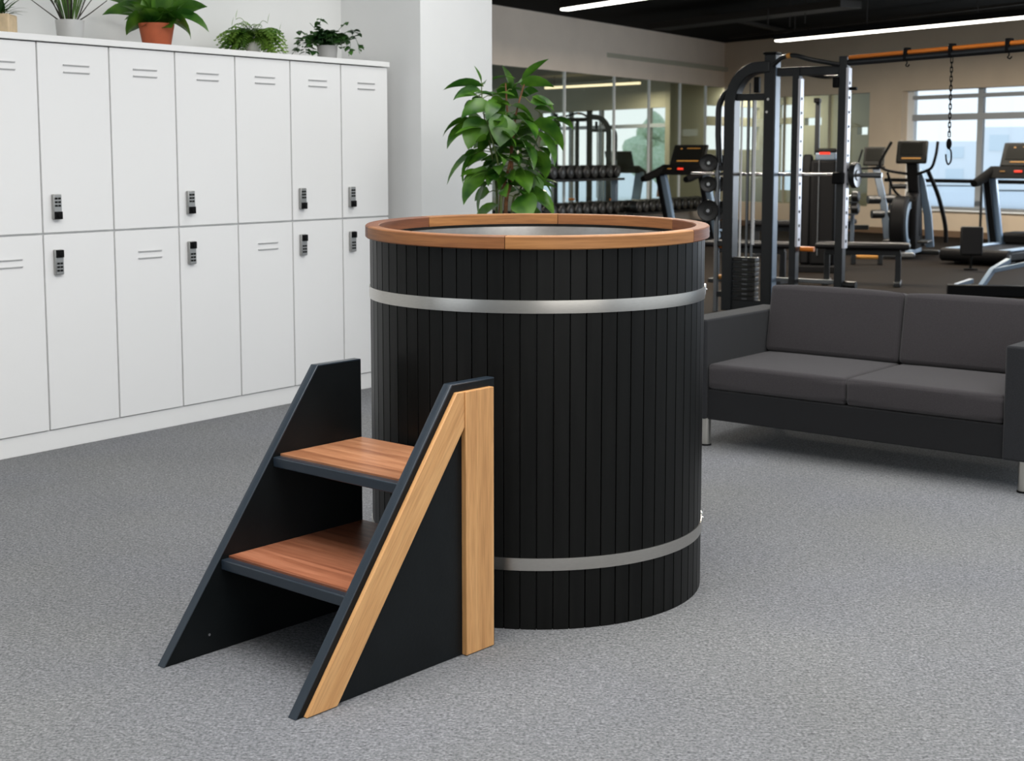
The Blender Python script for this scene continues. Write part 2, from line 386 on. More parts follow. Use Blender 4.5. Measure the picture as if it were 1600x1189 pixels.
# gym back wall: mirror part built as see-through glass, solid strip, daylight window
ub = s_of(1355, B0, BA); uw = s_of(1405, B0, BA); uw2 = uw + 6.5
zs, zw = .48, 2.56
bm = new(); wall(bm, KC, B0 + BD*(uw2+2), zw, CZ, .25); struct('wall_back', bm, 'back_beige_paint')
bm = new(); wall(bm, KC, B0 + BD*(uw2+2), 0, zs, .25); struct('wall_back_sill', bm, 'back_beige_paint')
bm = new(); wall(bm, B0 + BD*ub, B0 + BD*uw, zs, zw, .25); struct('wall_back_pier', bm, 'back_beige_paint')
bm = new(); wall(bm, B0 + BD*uw2, B0 + BD*(uw2+2), zs, zw, .25); struct('wall_back_end', bm, 'back_beige_paint')
bm = new(); wall(bm, KC, B0 + BD*(uw2+2), 0, .11, .02, -1); struct('baseboard_back', bm, 'baseboard_brown')
w2 = bpy.data.objects.new('mirror_2', None); C.objects.link(w2); w2['kind'] = 'structure'
bs = [uC, s_of(1222, B0, BA), s_of(1292, B0, BA), ub]
for a_, b_ in zip(bs[:-1], bs[1:]):
    bm = new(); wall(bm, B0 + BD*(a_+.01) + BN*.05, B0 + BD*(b_-.01) + BN*.05, zs, zw, .012); obj('pane', bm, 'mirror_stand_in', w2)
for a_ in bs[1:-1]:
    bm = new(); wall(bm, B0 + BD*(a_-.015), B0 + BD*(a_+.015), zs, zw, .05); obj('mirror_strip', bm, 'olive_paint', w2)
w3 = bpy.data.objects.new('window_3', None); C.objects.link(w3); w3['kind'] = 'structure'
uf = s_of(1424, B0 + BN*.2, BA)
FB = B0 + BN*.16
z155 = onwall(1475, 151, FB, BA).z; z182 = onwall(1475, 183, FB, BA).z
um = s_of(1527, FB, BA)
def wbox(name, u0, u1, z0, z1, m, par, off=0, th=.07):
    bm = new(); wall(bm, FB + BD*u0 + BN*off, FB + BD*u1 + BN*off, z0, z1, th); return obj(name, bm, m, par, bevel=.004)
wbox('reveal_panel', uw-.02, s_of(1424, FB, BA), zs, zw, 'reveal_white', w3, 0, .10)
for u_ in (um, um + 2.05, um + 4.1): wbox('mullion', u_-.055, u_+.055, zs, zw, 'frame_grey', w3)
for z_, h_ in ((z155, .035), (z182, .055)): wbox('transom', uf, uw2, z_-h_, z_+h_, 'frame_grey', w3, -.004, .078)
wbox('transom', uf, uw2, zs, zs + .04, 'frame_grey', w3, -.006, .082)
wbox('pane', uf, uw2, zs, zw, 'clear_glass', w3, .03, .01)
bm = new(); wall(bm, B0 + BD*uw - BN*.06, B0 + BD*uw2 - BN*.06, zs-.03, zs, .26); obj('window_sill', bm, 'reveal_white', w3)
# added room behind the mirror glass, standing in for its reflections
P_a = Vector((0.2, 35.5, 0)); a1 = at(1046, 243, 30.0); a1.z = 0; a0 = at(884, 243, 33.6); a0.z = 0
dW = (a0 - a1).normalized(); aL = a1 + dW*9
c3 = Vector((6.3, 33.6, 0)); c5 = B0 + BD*(ub+.30) + BN*.25; c4 = c5 + Vector((.262, .965, 0))*3.6
def seg_wall(name, A_, B_, openings, z1, m, th=.12, mul=(), tr=()):
    """wall from A_ to B_ with rectangular openings (t0,t1,z0,z1 in metres along the wall)"""
    d = (B_-A_).normalized(); Lw = (B_-A_).length; cuts = sorted(set([0, Lw] + [o[0] for o in openings] + [o[1] for o in openings]))
    bm = new()
    for p, q in zip(cuts[:-1], cuts[1:]):
        mid = (p+q)/2; zz = [(0, z1)]
        for o in openings:
            if o[0] < mid < o[1]:
                nz = []
                for a_, b_ in zz:
                    if o[2] > a_: nz.append((a_, min(b_, o[2])))
                    if o[3] < b_: nz.append((max(a_, o[3]), b_))
                zz = [z for z in nz if z[1] - z[0] > .01]
        for a_, b_ in zz: wall(bm, A_ + d*p, A_ + d*q, a_, b_, th)
    return struct(name, bm, m)
def tdist(px, A_, B_):
    a = math.atan2(B_.y-A_.y, B_.x-A_.x); return s_of(px, A_, a)
LZ = 3.12
t_l = tdist(842, aL, a1); t_r = tdist(1045, aL, a1)
seg_wall('wall_reflected_window', aL, a1, [(t_l, t_r, .25, 2.44)], LZ, 'olive_paint')
w4 = bpy.data.objects.new('window_4_reflected', None); C.objects.link(w4); w4['kind'] = 'structure'  # reflected window modelled as a real opening
dA = (a1-aL).normalized()
for px in (862, 890, 937, 1012): 
    t = tdist(px, aL, a1); bm = new(); wall(bm, aL + dA*(t-.05), aL + dA*(t+.05), .25, 2.44, .08); obj('mullion', bm, 'frame_grey', w4)
bm = new(); wall(bm, aL + dA*t_l, aL + dA*t_r, 2.02, 2.10, .085); obj('transom', bm, 'frame_grey', w4)
q1, q2 = tdist(1098, a1, c3), tdist(1185, a1, c3)
seg_wall('wall_reflected_side', a1, c3, [(q1, q2, 2.28, 2.52), (q1 + .1, q2, 1.55, 2.08)], LZ, 'olive_paint')
r1, r2 = tdist(1213, c3, c4), tdist(1243, c3, c4)
seg_wall('wall_reflected_back', c3, c4, [(r1, r2, 0.6, 2.15), (r1, r2, 2.3, 2.6), (tdist(1254, c3, c4), tdist(1281, c3, c4), 2.1, 2.27), (tdist(1337, c3, c4), tdist(1353, c3, c4), 1.86, 2.02)], LZ, 'olive_paint')
bm = new(); wall(bm, c5, c4, 0, LZ, .12, 1); struct('wall_reflected_end', bm, 'olive_paint')
struct('floor_reflected', poly([KC + BN*.2, c5, c4, c3, KC + Vector((-.9,4.2,0))], -.002), 'gym_rubber')
struct('ceiling_reflected', poly([(-6, 24.9), M0 + MN*.13 + MD*-4, KC + BN*.26, c5 + BN*.02, c4 + Vector((.0, .12, 0)), c3 + Vector((.3, .5, 0)), (1, 37), (-6, 37)], LZ + .08, .08), 'olive_paint')

# ------------------------------------------------------------------ outdoors beyond the windows
def blob_tree(name, label, loc, h, r, n):
    t = thing(name, label, 'tree', loc)
    bm = new(); tube(bm, [(0, 0, 0), (.1, 0, h*.5), (0, .1, h*.8)], [r*.1, r*.08, r*.03], 8); obj('trunk', bm, 'bark', t, smooth=True)
    bm = new()
    for i in range(n):
        a = random.uniform(0, 2*PI); z = random.uniform(.35, 1)*h; rr = r*random.uniform(0, .75)*(1 - abs(z/h - .62))
        s = r*random.uniform(.22, .38); bmesh.ops.create_icosphere(bm, subdivisions=2, radius=s, matrix=T(rr*math.cos(a), rr*math.sin(a), z))
    for v in bm.verts: v.co += noise.noise_vector(v.co*2.3)*r*.16
    obj('foliage', bm, 'leaf_outdoor', t)
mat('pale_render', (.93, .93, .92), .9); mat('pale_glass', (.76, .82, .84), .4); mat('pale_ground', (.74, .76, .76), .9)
p = at(1033, 243, 48); blob_tree('garden_tree', 'pale green tree outside the reflected window behind the treadmill on the left', (p.x, p.y, 0), 2.4, 1.5, 26)
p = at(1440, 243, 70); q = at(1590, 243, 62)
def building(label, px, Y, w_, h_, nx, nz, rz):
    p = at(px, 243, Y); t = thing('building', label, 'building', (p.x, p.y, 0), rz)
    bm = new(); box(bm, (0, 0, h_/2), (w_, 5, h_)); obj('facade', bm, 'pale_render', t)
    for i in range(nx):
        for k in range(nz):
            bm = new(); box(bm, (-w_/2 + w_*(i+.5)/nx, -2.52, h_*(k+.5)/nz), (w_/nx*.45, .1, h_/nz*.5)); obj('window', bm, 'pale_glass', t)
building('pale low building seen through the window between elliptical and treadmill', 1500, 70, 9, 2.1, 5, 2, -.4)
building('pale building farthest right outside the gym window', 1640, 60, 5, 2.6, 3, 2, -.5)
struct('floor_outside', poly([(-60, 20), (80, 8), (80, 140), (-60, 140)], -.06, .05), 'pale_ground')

# ================================================================== LOCKERS
LW, LS0 = .408, .475
def LP(s, off, z=0): return L0 + LM*s + LN*off + Vector((0, 0, z))
wheres = ['leftmost white locker column, cut by the left picture edge, vent slots on both doors',
 'second white locker column from the left, keypad lock on both doors',
 'third white locker column from the left, vent slots on both doors, no locks',
 'fourth white locker column from the left, under the fern, with two keypad locks',
 'fifth white locker column from the left, vent slots on both doors, no locks',
 'white locker column second from the right end, with two keypad locks',
 'white locker column at the right end, touching the tub rim in view, two keypad locks']
def lock_bm(part):
    bm = new()
    return bm
ZD = (.100, 1.038, 1.046, 1.938)
for i in range(7):
    s0 = LS0 + LW*(i-1); base = LP(s0 + LW/2, 0)
    t = thing('locker', wheres[i], 'locker', base, LA, 'white two-door lockers along the left wall')
    hw = LW/2
    bm = new(); box(bm, (0, .245, (ZD[0]+ZD[3])/2), (LW-.001, .449, ZD[3]-ZD[0]))   # carcass behind doors
    obj('carcass', bm, 'white_laminate', t)
    locks = i in (1, 3, 5, 6)
    for d_, (za, zb_) in enumerate(((ZD[2], ZD[3]), (ZD[0], ZD[1]))):
        bm = new(); box(bm, (0, .009, (za+zb_)/2), (LW-.009, .018, zb_-za-.002))
        dr = obj('door', bm, 'white_laminate', t, bevel=.0012)
        if d_ == 0 or not locks:
            zc = zb_ - (.108 if d_ == 0 else .118)
            for k in (0, 1):
                bm = new(); box(bm, (0.012, -.0005, zc - k*.034 + .005), (.148, .003, .0042)); box(bm, (0.012, -.0035, zc - k*.034 + .0095), (.148, .006, .004))
                obj('vent_slot', bm, 'slot_shadow', dr)
        if locks:
            zc = 1.168 if d_ == 0 else .905
            fl = 1 if d_ == 0 else -1
            cx = -hw + .073
            bm = new(); box(bm, (cx, -.010, zc), (.046, .020, .120)); obj('keypad_lock', bm, 'lock_metal', dr, bevel=.004)
            l_ = C.objects[-1] if False else None
            bm = new(); box(bm, (cx, -.023, zc - fl*.040), (.040, .012, .036)); cyl(bm, (cx, -.029, zc - fl*.040), (cx, -.035, zc - fl*.040), .011, 16); obj('lock_knob', bm, 'black_plastic', dr, bevel=.002)
            bm = new()
            for r_ in range(3):
                for c_ in range(2): box(bm, (cx - .009 + c_*.018, -.0215, zc + fl*(.006 + r_*.017)), (.012, .004, .009))
            obj('key_buttons', bm, 'screen_grey', dr)
sA, sB = LS0 - LW, LS0 + 6*LW
bm = new(); box(bm, ((sA+sB)/2, .235, 1.957), (sB-sA+.006, .50, .030)); tb = obj('locker_top_board', bm, 'white_board', bevel=.002)
tb.location = L0; tb.rotation_euler = (0, 0, LA); tag(tb, 'long white board lying across the tops of all the lockers', 'shelf')
bm = new(); box(bm, ((sA+sB)/2, .245, .0485), (sB-sA, .47, .097)); pb = obj('locker_plinth', bm, 'white_board', bevel=.002)
pb.location = L0; pb.rotation_euler = (0, 0, LA); tag(pb, 'long white plinth on the carpet under all the lockers', 'plinth')

# ================================================================== TUB
TX, TY, TR = .0823, 4.6005, .5482
yf = TY - TR
def lift(y): return max(0, (y - yf))*.0185        # the rim sits a touch higher at the back
tub = thing('bathing_tub', 'round black plank-clad plunge tub with wooden rim and two steel bands', 'tub', (TX, TY, 0))
def shear(bm, z0=1.0):
    for v in bm.verts:
        if v.co.z > z0: v.co.z += lift(v.co.y + TY)
    return bm
NS = 70; bm = new()
prof = []
for k in range(NS):
    a0_ = 2*PI*(k+.30)/NS; da = 2*PI/NS
    for (fa, r_) in ((.022, TR-.009), (.036, TR-.0006), (.055, TR), (.945, TR), (.964, TR-.0006), (.978, TR-.009)): prof.append((a0_ + da*fa, r_))
zz = (0, 1.143)
for ra, rb in (((zz[0]), (zz[1])),):
    A = [bm.verts.new((r_*math.cos(a), r_*math.sin(a), ra)) for a, r_ in prof]; B = [bm.verts.new((r_*math.cos(a), r_*math.sin(a), rb)) for a, r_ in prof]
    Ai = [bm.verts.new(((TR-.035)*math.cos(a), (TR-.035)*math.sin(a), ra)) for a, r_ in prof]; Bi = [bm.verts.new(((TR-.035)*math.cos(a), (TR-.035)*math.sin(a), rb)) for a, r_ in prof]
    n = len(prof)
    for i in range(n):
        j = (i+1) % n
        bm.faces.new((A[i], A[j], B[j], B[i])); bm.faces.new((Ai[j], Ai[i], Bi[i], Bi[j])); bm.faces.new((B[i], B[j], Bi[j], Bi[i])); bm.faces.new((A[j], A[i], Ai[i], Ai[j]))
obj('plank_cladding', shear(bm), 'black_wood', tub, smooth=True, angle=12)
RO, RI = .5623, .5172; zr0, zr1 = 1.1393, 1.1785
def ang(px, inner=False, back=False):
    r_ = 247.0 if inner else 269.0; x = max(-1, min(1, (px - 839.5)/r_)); a = math.asin(x)
    return (PI/2 - a) if back else (-PI/2 + a)
js = [ang(580), ang(790), ang(1068), ang(1064, True, True), ang(880, True, True), ang(660, True, True)]
js = js + [js[0] + 2*PI]; js = [js[0], js[1], js[2], js[3], js[4], js[5], js[0] + 2*PI]
rmats = ['rim_brown', 'rim_honey', 'rim_red', 'rim_brown', 'rim_honey', 'rim_red']
bv = .003
for k in range(6):
    a0_, a1_ = js[k] + .0019, js[k+1] - .0019; n = max(8, int((a1_-a0_)/.05)); bm = new(); rings = []
    sec = [(RI+bv, zr0), (RI, zr0+bv), (RI, zr1-bv), (RI+bv, zr1), (RO-bv, zr1), (RO, zr1-bv), (RO, zr0+bv), (RO-bv, zr0)]
    for i in range(n+1):
        a = a0_ + (a1_-a0_)*i/n; rings.append([bm.verts.new((r_*math.cos(a), r_*math.sin(a), z)) for r_, z in sec])
    for i in range(n):
        for q in range(8): bm.faces.new((rings[i][q], rings[i][(q+1) % 8], rings[i+1][(q+1) % 8], rings[i+1][q]))
    bm.faces.new(rings[0][::-1]); bm.faces.new(rings[-1])
    def uvf(co, f, k=k):
        a = math.atan2(co.y, co.x); 
        if a < js[k] - .2: a += 2*PI
        return (a*.54 + k*3.3, co.z + math.hypot(co.x, co.y)*1.0 + k*.7)
    shear(bm); obj('rim_segment', bm, rmats[k], tub, uv=uvf, smooth=True, angle=40)
bm = new(); lathe(bm, [(.500, .12), (.500, 1.134), (.512, 1.134), (.512, 1.128), (.505, 1.128), (.505, .11), (0.001, .11), (0.001, .12)], 96, close=True)
obj('steel_liner', shear(bm), 'liner_steel', tub, smooth=True)
for (za, zb_) in ((.9523, .9904), (.1816, .2191)):
    bm = new(); r0, r1 = TR - .002, TR + .0028
    lathe(bm, [(r0, za), (r1, za), (r1+.0006, (za+zb_)/2), (r1, zb_), (r0, zb_)], 140, close=True)
    bd = obj('metal_band', bm, 'steel', tub, smooth=True)
    bm = new(); a = .03; m_ = R(a); box(bm, (TR+.006, 0, (za+zb_)/2), (.010, .035, (zb_-za)*1.0), m_); cyl(bm, (TR+.012, -.02, (za+zb_)/2), (TR+.012, .02, (za+zb_)/2), .003, 10, m_)
    obj('buckle', bm, 'chrome', bd, bevel=.002)

# ================================================================== STEPS
SA = .8596; SO = Vector((-.986, 3.7563, 0)); SW, ST, SD, SH, SDT = .5844, .030, .7554, .7809, .1779
stp = thing('tub_steps', 'black two-tread wooden step unit with maple trim leaning its back to the tub', 'steps', SO, SA - PI/2)
# local frame: x across to the right, y depth, z up
prf = [(0, 0), (SD, 0), (SD, SH), (SD-SDT, SH)]
for (x0, x1, nm) in ((0, ST, 'left'), (SW-ST, SW, 'right')):
    bm = new(); prism(bm, prf, x0, x1); sp = obj('side_panel', bm, 'black_board', stp, bevel=.0025)
    # edge banding along slope and top, bluish skylight highlight put into its colour
    dsl = Vector((0, SD-SDT, SH)).normalized(); nrm = Vector((0, -dsl.z, dsl.y))
    bm = new()
    q = [(0 - .0012, 0), (SD-SDT - .0010, SH + .0012), (SD-.001, SH + .0012), (SD-.001, SH - .004), (SD-SDT + .003, SH-.004), (.004, 0)]
    prism(bm, [(a, b) for a, b in q], x0 - .0004, x1 + .0004); obj('edge_banding', bm, 'black_edge_skylit', sp, bevel=.002)
    # screws on inner face
    xi = x1 if nm == 'left' else x0
    sg = 1 if nm == 'left' else -1
    if nm == 'left':
        bm = new(); cyl(bm, (xi-.001, .155, .055), (xi+.0015, .155, .055), .0042, 14); obj('screw', bm, 'chrome', sp)
# treads
for z, m_, seed in ((.268, 'tread_wood_red', 1), (.5335, 'tread_wood', 2)):
    yfz = (SD-SDT)*z/SH
    th = .030
    bm = new(); box(bm, (SW/2, (yfz + .004 + SD)/2, z - .004 - th/2), (SW-2*ST, SD-yfz-.004, th)); tr = obj('tread', bm, 'black_edge_skylit', stp, bevel=.003)
    bm = new(); box(bm, (SW/2, (yfz+.030 + SD-.002)/2, z - .0015), (SW-2*ST-.004, SD-.002-yfz-.030, .008))
    obj('wood_inlay', bm, m_, tr, bevel=.001, uv=lambda co, f, sd=seed: (co.x + sd*2.1, co.y*1.0 + sd*.9))
# maple trim on both outer faces: slanted board and upright board
def clip_board(name, pts, x0, x1, par, grain):
    bm = new(); prism(bm, pts, x0, x1); g = Vector(grain).normalized(); h = Vector((-g.y, g.x))
    obj(name, bm, 'maple', par, bevel=.0015, uv=lambda co, f: (Vector((co.y, co.z)).dot(g) + .3, Vector((co.y, co.z)).dot(h)*1.0 + co.x))
sl = Vector((SD-SDT, SH)).normalized(); nl = Vector((sl.y, -sl.x))     # inward normal (down-right)
ins = .019; bw = .083; tt = .014
def on_slope(off, z): # point on line parallel to slope, inset off, height z
    p0_ = nl*off; t_ = (z - p0_.y)/sl.y; return (p0_.x + sl.x*t_, z)
ztop = SH - .022; yb1 = SD - .023; yb0 = yb1 - .118
# intersection of the slanted board's lower edge with the upright board
p0_ = nl*(ins+bw); t_ = (yb0 - p0_.x)/sl.x; zi = p0_.y + sl.y*t_
for side in (1, -1):
    x0, x1 = (SW, SW + tt) if side == 1 else (-tt*.6, 0)
    if side == 1:
        up = on_slope(ins, ztop); clip_board('slanted_trim', [on_slope(ins, 0.002), on_slope(ins, ztop), (yb0, ztop), (yb0, zi), on_slope(ins+bw, .002)], x0, x1, stp, sl)
        clip_board('upright_trim', [(yb0 + .0006, .002), (yb1, .002), (yb1, ztop), (yb0 + .0006, ztop)], x0, x1 + .004, stp, (0, 1))

# ================================================================== SOFA
OWI = 1.44; AT = .15; SDp = .80; SBZ, SB0 = .285, .140
sofa = thing('sofa', 'charcoal two-seat fabric sofa on round metal legs at the carpet edge', 'sofa', O0, OA)
def soft(name, c, s, m_, bev, par=sofa, mtx=I4, puff=0, seg=4):
    bm = new(); box(bm, (0, 0, 0), s)
    if puff:
        bmesh.ops.subdivide_edges(bm, edges=bm.edges, cuts=6, use_grid_fill=True)
        for v in bm.verts:
            fx, fy, fz = v.co.x/s[0]*2, v.co.y/s[1]*2, v.co.z/s[2]*2
            v.co.z += puff*(1-fx**4)*(1-fy**4)*(1 if fz > 0 else 0)*max(fz, 0)
            v.co.y -= puff*.5*(1-fx**4)*(1-fz**4)*(1 if fy < 0 else 0)
    bmesh.ops.transform(bm, matrix=T(*c) @ mtx, verts=bm.verts)
    return obj(name, bm, m_, par, bevel=bev, seg=seg)
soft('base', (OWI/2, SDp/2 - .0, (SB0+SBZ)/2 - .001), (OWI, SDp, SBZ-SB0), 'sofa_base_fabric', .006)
for sx_ in (-AT/2, OWI + AT/2): soft('arm', (sx_, SDp/2 - .012 + .006, (SB0+.625)/2), (AT, SDp+.024, .625-SB0), 'arm_fabric_shaded', .012)
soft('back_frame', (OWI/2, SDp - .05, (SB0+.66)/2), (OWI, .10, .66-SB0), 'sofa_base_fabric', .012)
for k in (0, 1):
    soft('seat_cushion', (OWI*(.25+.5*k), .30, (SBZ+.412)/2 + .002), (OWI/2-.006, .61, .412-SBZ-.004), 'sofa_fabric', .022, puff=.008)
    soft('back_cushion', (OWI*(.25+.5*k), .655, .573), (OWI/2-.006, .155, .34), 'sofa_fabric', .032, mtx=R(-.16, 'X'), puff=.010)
for x_ in (-.036, OWI + .075):
    for y_ in (.05, SDp-.06):
        bm = new(); cyl(bm, (x_, y_, .006), (x_, y_, SB0), .024, 24); lg = obj('leg', bm, 'satin_leg', sofa, smooth=True)
        bm = new(); cyl(bm, (x_, y_, 0), (x_, y_, .008), .028, 24); obj('foot_pad', bm, 'black_plastic', lg, smooth=True)

# ================================================================== PLANTS
def leaf(bm, base, d, length, width, droop=.5, fold=.25, n=6, twist=0.0, tip=1.0):
    """ovate leaf: starts along d and bends downward by droop"""
    d = Vector(d).normalized(); p = Vector(base); side = d.cross(Vector((0, 0, 1)))
    if side.length < .05: side = Vector((1, 0, 0))
    side.normalize(); ben = side.copy(); side = Matrix.Rotation(twist, 3, d) @ side
    rows = []; step = length/n
    for i in range(n+1):
        t = i/n; wv = width*.5*(math.sin(PI*min(1, t**.75*1.0)) if 0 < t < 1 else 0)
        up = side.cross(d).normalized()
        rows.append((p - side*wv + up*wv*fold, p.copy(), p + side*wv + up*wv*fold, wv))
        RR = Matrix.Rotation(-droop/n, 3, ben); d = (RR @ d).normalized(); side = RR @ side; p = p + d*step
    vv = []
    for a, b, c, wv in rows:
        vv.append([bm.verts.new(b)] if wv < 1e-5 else [bm.verts.new(a), bm.verts.new(b), bm.verts.new(c)])
    for i in range(n):
        A, B = vv[i], vv[i+1]
        if len(A) == 1 and len(B) == 3: bm.faces.new((A[0], B[0], B[1])); bm.faces.new((A[0], B[1], B[2]))
        elif len(A) == 3 and len(B) == 1: bm.faces.new((A[0], B[0], A[1])); bm.faces.new((A[1], B[0], A[2]))
        elif len(A) == 3: bm.faces.new((A[0], B[0], B[1], A[1])); bm.faces.new((A[1], B[1], B[2], A[2]))
def fobj(name, bm, m_, par):
    if par.get('group'):
        for v in bm.verts: v.co.z = max(v.co.z, .006)
    me = bpy.data.meshes.new(name); bm.to_mesh(me); bm.free(); me.materials.append(M[m_])
    for p in me.polygons: p.use_smooth = True
    o = bpy.data.objects.new(name, me); C.objects.link(o); o.parent = par; return o
def pot(par, r0, r1, h, m_, rimh=0.0):
    bm = new(); pr = [(r0*.96, 0), (r0, .004)]
    if rimh: pr += [(r1*.97, h-rimh), (r1*1.04, h-rimh), (r1*1.04, h)]
    else: pr += [(r1, h)]
    pr += [(r1*.9, h), (r1*.88, h*.9), (.001, h*.9)]
    lathe(bm, pr, 40); obj('pot', bm, m_, par, smooth=True)
    bm = new(); lathe(bm, [(.001, h*.86), (r1*.88, h*.86), (r1*.86, h*.92), (.001, h*.93)], 24); obj('soil', bm, 'soil', par, smooth=True)

# large floor plant beside the pillar
PX, PYY = -.055, 8.1
fp = thing('potted_plant', 'tall leafy green floor plant with brown stems between pillar and mirrored gym wall', 'plant', (PX, PYY, 0))
pot(fp, .15, .19, .36, 'pot_cream')
rs = random.Random(5)
def P3(px, py, dy=0):   # point of the plant at a picture point, dy behind its centre
    q = at(px, py, PYY + dy); return q - Vector((PX, PYY, 0))
stems = [
 [(-.02, 0, .33), P3(782, 330), P3(788, 290), P3(795, 262), P3(800, 235), P3(806, 180), P3(820, 128)],
 [(.02, .02, .33), P3(790, 332), P3(797, 290), P3(800, 260), P3(797, 215), P3(792, 165), P3(790, 130)],
 [(-.05, .03, .33), P3(776, 335, .05), P3(776, 300), P3(770, 250), P3(760, 200), P3(754, 165), P3(752, 125)],
 [(0, -.05, .33), P3(783, 335, -.06), P3(783, 300, -.06), P3(778, 255, -.08), P3(768, 215, -.1), P3(758, 180, -.1)],
 [(.05, .0, .33), P3(800, 330, .03), P3(812, 300, .03), P3(822, 262, .05), P3(840, 215, .05), P3(850, 185, .05)],
]
for i, s_ in enumerate(stems):
    sp_ = smooth_path(s_, 6); n = len(sp_); bm = new()
    tube(bm, sp_, [(.014 if i < 2 else .009)*(1-.75*k/n) for k in range(n)], 8); obj('stem', bm, 'bark' if i in (0, 1) else 'green_stem', fp, smooth=True)
bm = new()
# (base px, py, tip px, py, width px, dy, droop)
BL = [(755,135,697,129,16,-.05,.9),(752,142,709,148,16,-.05,1.0),(745,150,728,146,7,-.1,.3),(752,128,744,104,8,0,.2),(800,140,789,104,16,0,.2),(815,125,850,91,14,-.02,.35),(812,132,862,128,20,-.02,.8),
 (770,170,721,172,30,-.12,1.2),(738,190,690,203,34,-.08,1.2),(745,192,695,222,30,-.1,1.1),(760,188,727,224,38,-.16,1.0),(790,180,779,220,42,-.22,.7),(810,185,838,210,38,-.2,.8),(832,192,884,225,30,-.1,1.1),(835,205,874,250,26,-.1,1.0),
 (812,215,838,256,36,-.2,.8),(790,215,812,245,34,-.15,.8),(760,232,694,275,18,-.05,1.0),(742,240,716,282,20,-.1,.9),(748,240,724,248,22,0,.8),(768,262,718,308,26,-.12,1.0),(770,275,738,328,32,-.1,.8),
 (775,270,776,280,24,-.2,.2),(800,268,828,295,36,-.15,.7),(815,262,868,300,34,-.1,.9),(822,300,868,328,34,-.05,1.0),(808,308,830,335,40,-.15,.8),(812,300,858,312,28,-.05,.8),(835,170,862,172,20,0,.9),(828,160,862,160,20,0,.5),
 (770,150,742,142,12,.05,.8),(775,140,808,150,30,.05,.4),(790,160,770,175,34,.0,.7),(800,165,835,185,36,-.05,.8),(760,205,735,226,28,.1,.8),(785,200,745,235,32,-.02,.8),(795,225,765,262,34,-.05,.7),(830,240,858,272,30,.05,.9),(756,250,728,262,18,.1,.8),
 (812,335,842,330,36,.0,.4),(780,320,742,345,30,-.05,.8),(765,300,742,310,26,.05,.8),(833,275,846,305,28,.02,.7),(815,150,838,140,18,.1,.5),(850,190,868,182,10,.0,.5),(845,200,862,228,14,.05,.9)]
for (bx, by, tx, ty, wp, dy, dr_) in BL:
    b_ = P3(bx, by, dy*.5); t_ = P3(tx, ty, dy); v = t_ - b_; L_ = v.length*1.12
    up_ = Vector((0, 0, 1)); d0 = (v.normalized() + up_*dr_*.42).normalized()
    leaf(bm, b_, d0, L_, wp/F*PYY*1.12, dr_*1.05, rs.uniform(.15, .35), 7, rs.choice((-1, 1))*rs.uniform(.2, .9))
# fill leaves along the stems
for s_ in stems:
    sp_ = smooth_path(s_, 6)
    for k in range(25):
        q = sp_[int(len(sp_)*rs.uniform(.40, .97))]; a = rs.uniform(0, 2*PI)
        d_ = Vector((math.cos(a), math.sin(a), rs.uniform(-.1, .7)))
        st_ = rs.uniform(.02, .10); b_ = Vector(q) + d_.normalized()*st_
        leaf(bm, b_, d_, rs.uniform(.11, .19), rs.uniform(.055, .085), rs.uniform(.6, 1.2), .2, 6, rs.uniform(-.8, .8))
fobj('foliage', bm, 'leaf_dark', fp)
bm = new()
for (bx, by, tx, ty, wp, dy, dr_) in BL:
    b_ = P3(bx, by, dy*.5); st_ = min((Vector(q) for s_ in stems for q in smooth_path(s_, 4)[6:]), key=lambda q: (q-b_).length)
    bm = new(); tube(bm, [st_, (st_+b_)/2 + Vector((0, 0, .01)), b_], .0028, 5, True); obj('petiole', bm, 'green_stem', fp, smooth=True)

# plants on the lockers
def lp(px, off=.20): 
    q = onwall(px, 60, LP(0, off), LA); return Vector((q.x, q.y, 1.972))
def zat(px, py, p): return at(px, py, p.y).z - 1.972
def sp(name, label, px, off): 
    p = lp(px, off); return thing(name, label, 'plant', p, 0, 'potted plants on the lockers'), p
# a: tan pot at the left edge
t, p = sp('potted_plant', 'small spiky plant in a tan wooden pot at the far left end of the lockers', 2, .2)
k = p.y/F
h_ = .098
bm = new(); box(bm, (0, 0, h_/2), (.118, .118, h_)); obj('pot', bm, 'pot_tan', t, bevel=.006)
bm = new()
for i in range(46):
    a = rs.uniform(0, 2*PI); leaf(bm, (rs.uniform(-.03, .03), rs.uniform(-.03, .03), h_*.98), (math.cos(a), math.sin(a), rs.uniform(.1, 1.6)), rs.uniform(.08, .17), .014, rs.uniform(.2, 1.0), .2, 5)
fobj('foliage', bm, 'leaf_small', t)
# b: silver pot with thin stems
t, p = sp('potted_plant', 'thin-stemmed twiggy plant in a silver-grey cylinder pot, second from the left', 110, .2)
h_ = .1; pot(t, .062, .070, h_, 'pot_silver')
bm = new(); bm2 = new()
for i in range(20):
    a = rs.uniform(0, 2*PI); tl = rs.uniform(.12, .95); e_ = Vector((math.cos(a)*tl*.22, math.sin(a)*tl*.15, .34))
    if i < 4: e_ = [Vector((-.20, 0, .15)), Vector((.17, -.05, .10)), Vector((-.14, .05, .20)), Vector((.12, .05, .18))][i]
    b_ = Vector((e_.x*.2, e_.y*.2, h_*.9)); pts_ = smooth_path([b_, (b_+e_*1.0)/2 + Vector((0, 0, .03)), b_ + e_], 5)
    sb_ = new(); tube(sb_, pts_, [.0038*(1-.6*j/len(pts_)) for j in range(len(pts_))], 6); obj('stem', sb_, 'dark_stem', t, smooth=True)
    if i >= 4 and i < 14:
        for q in pts_[3:]: leaf(bm2, q, (rs.uniform(-1, 1)*.4, rs.uniform(-1, 1)*.4, 1), .07, .008, .2, .2, 4)
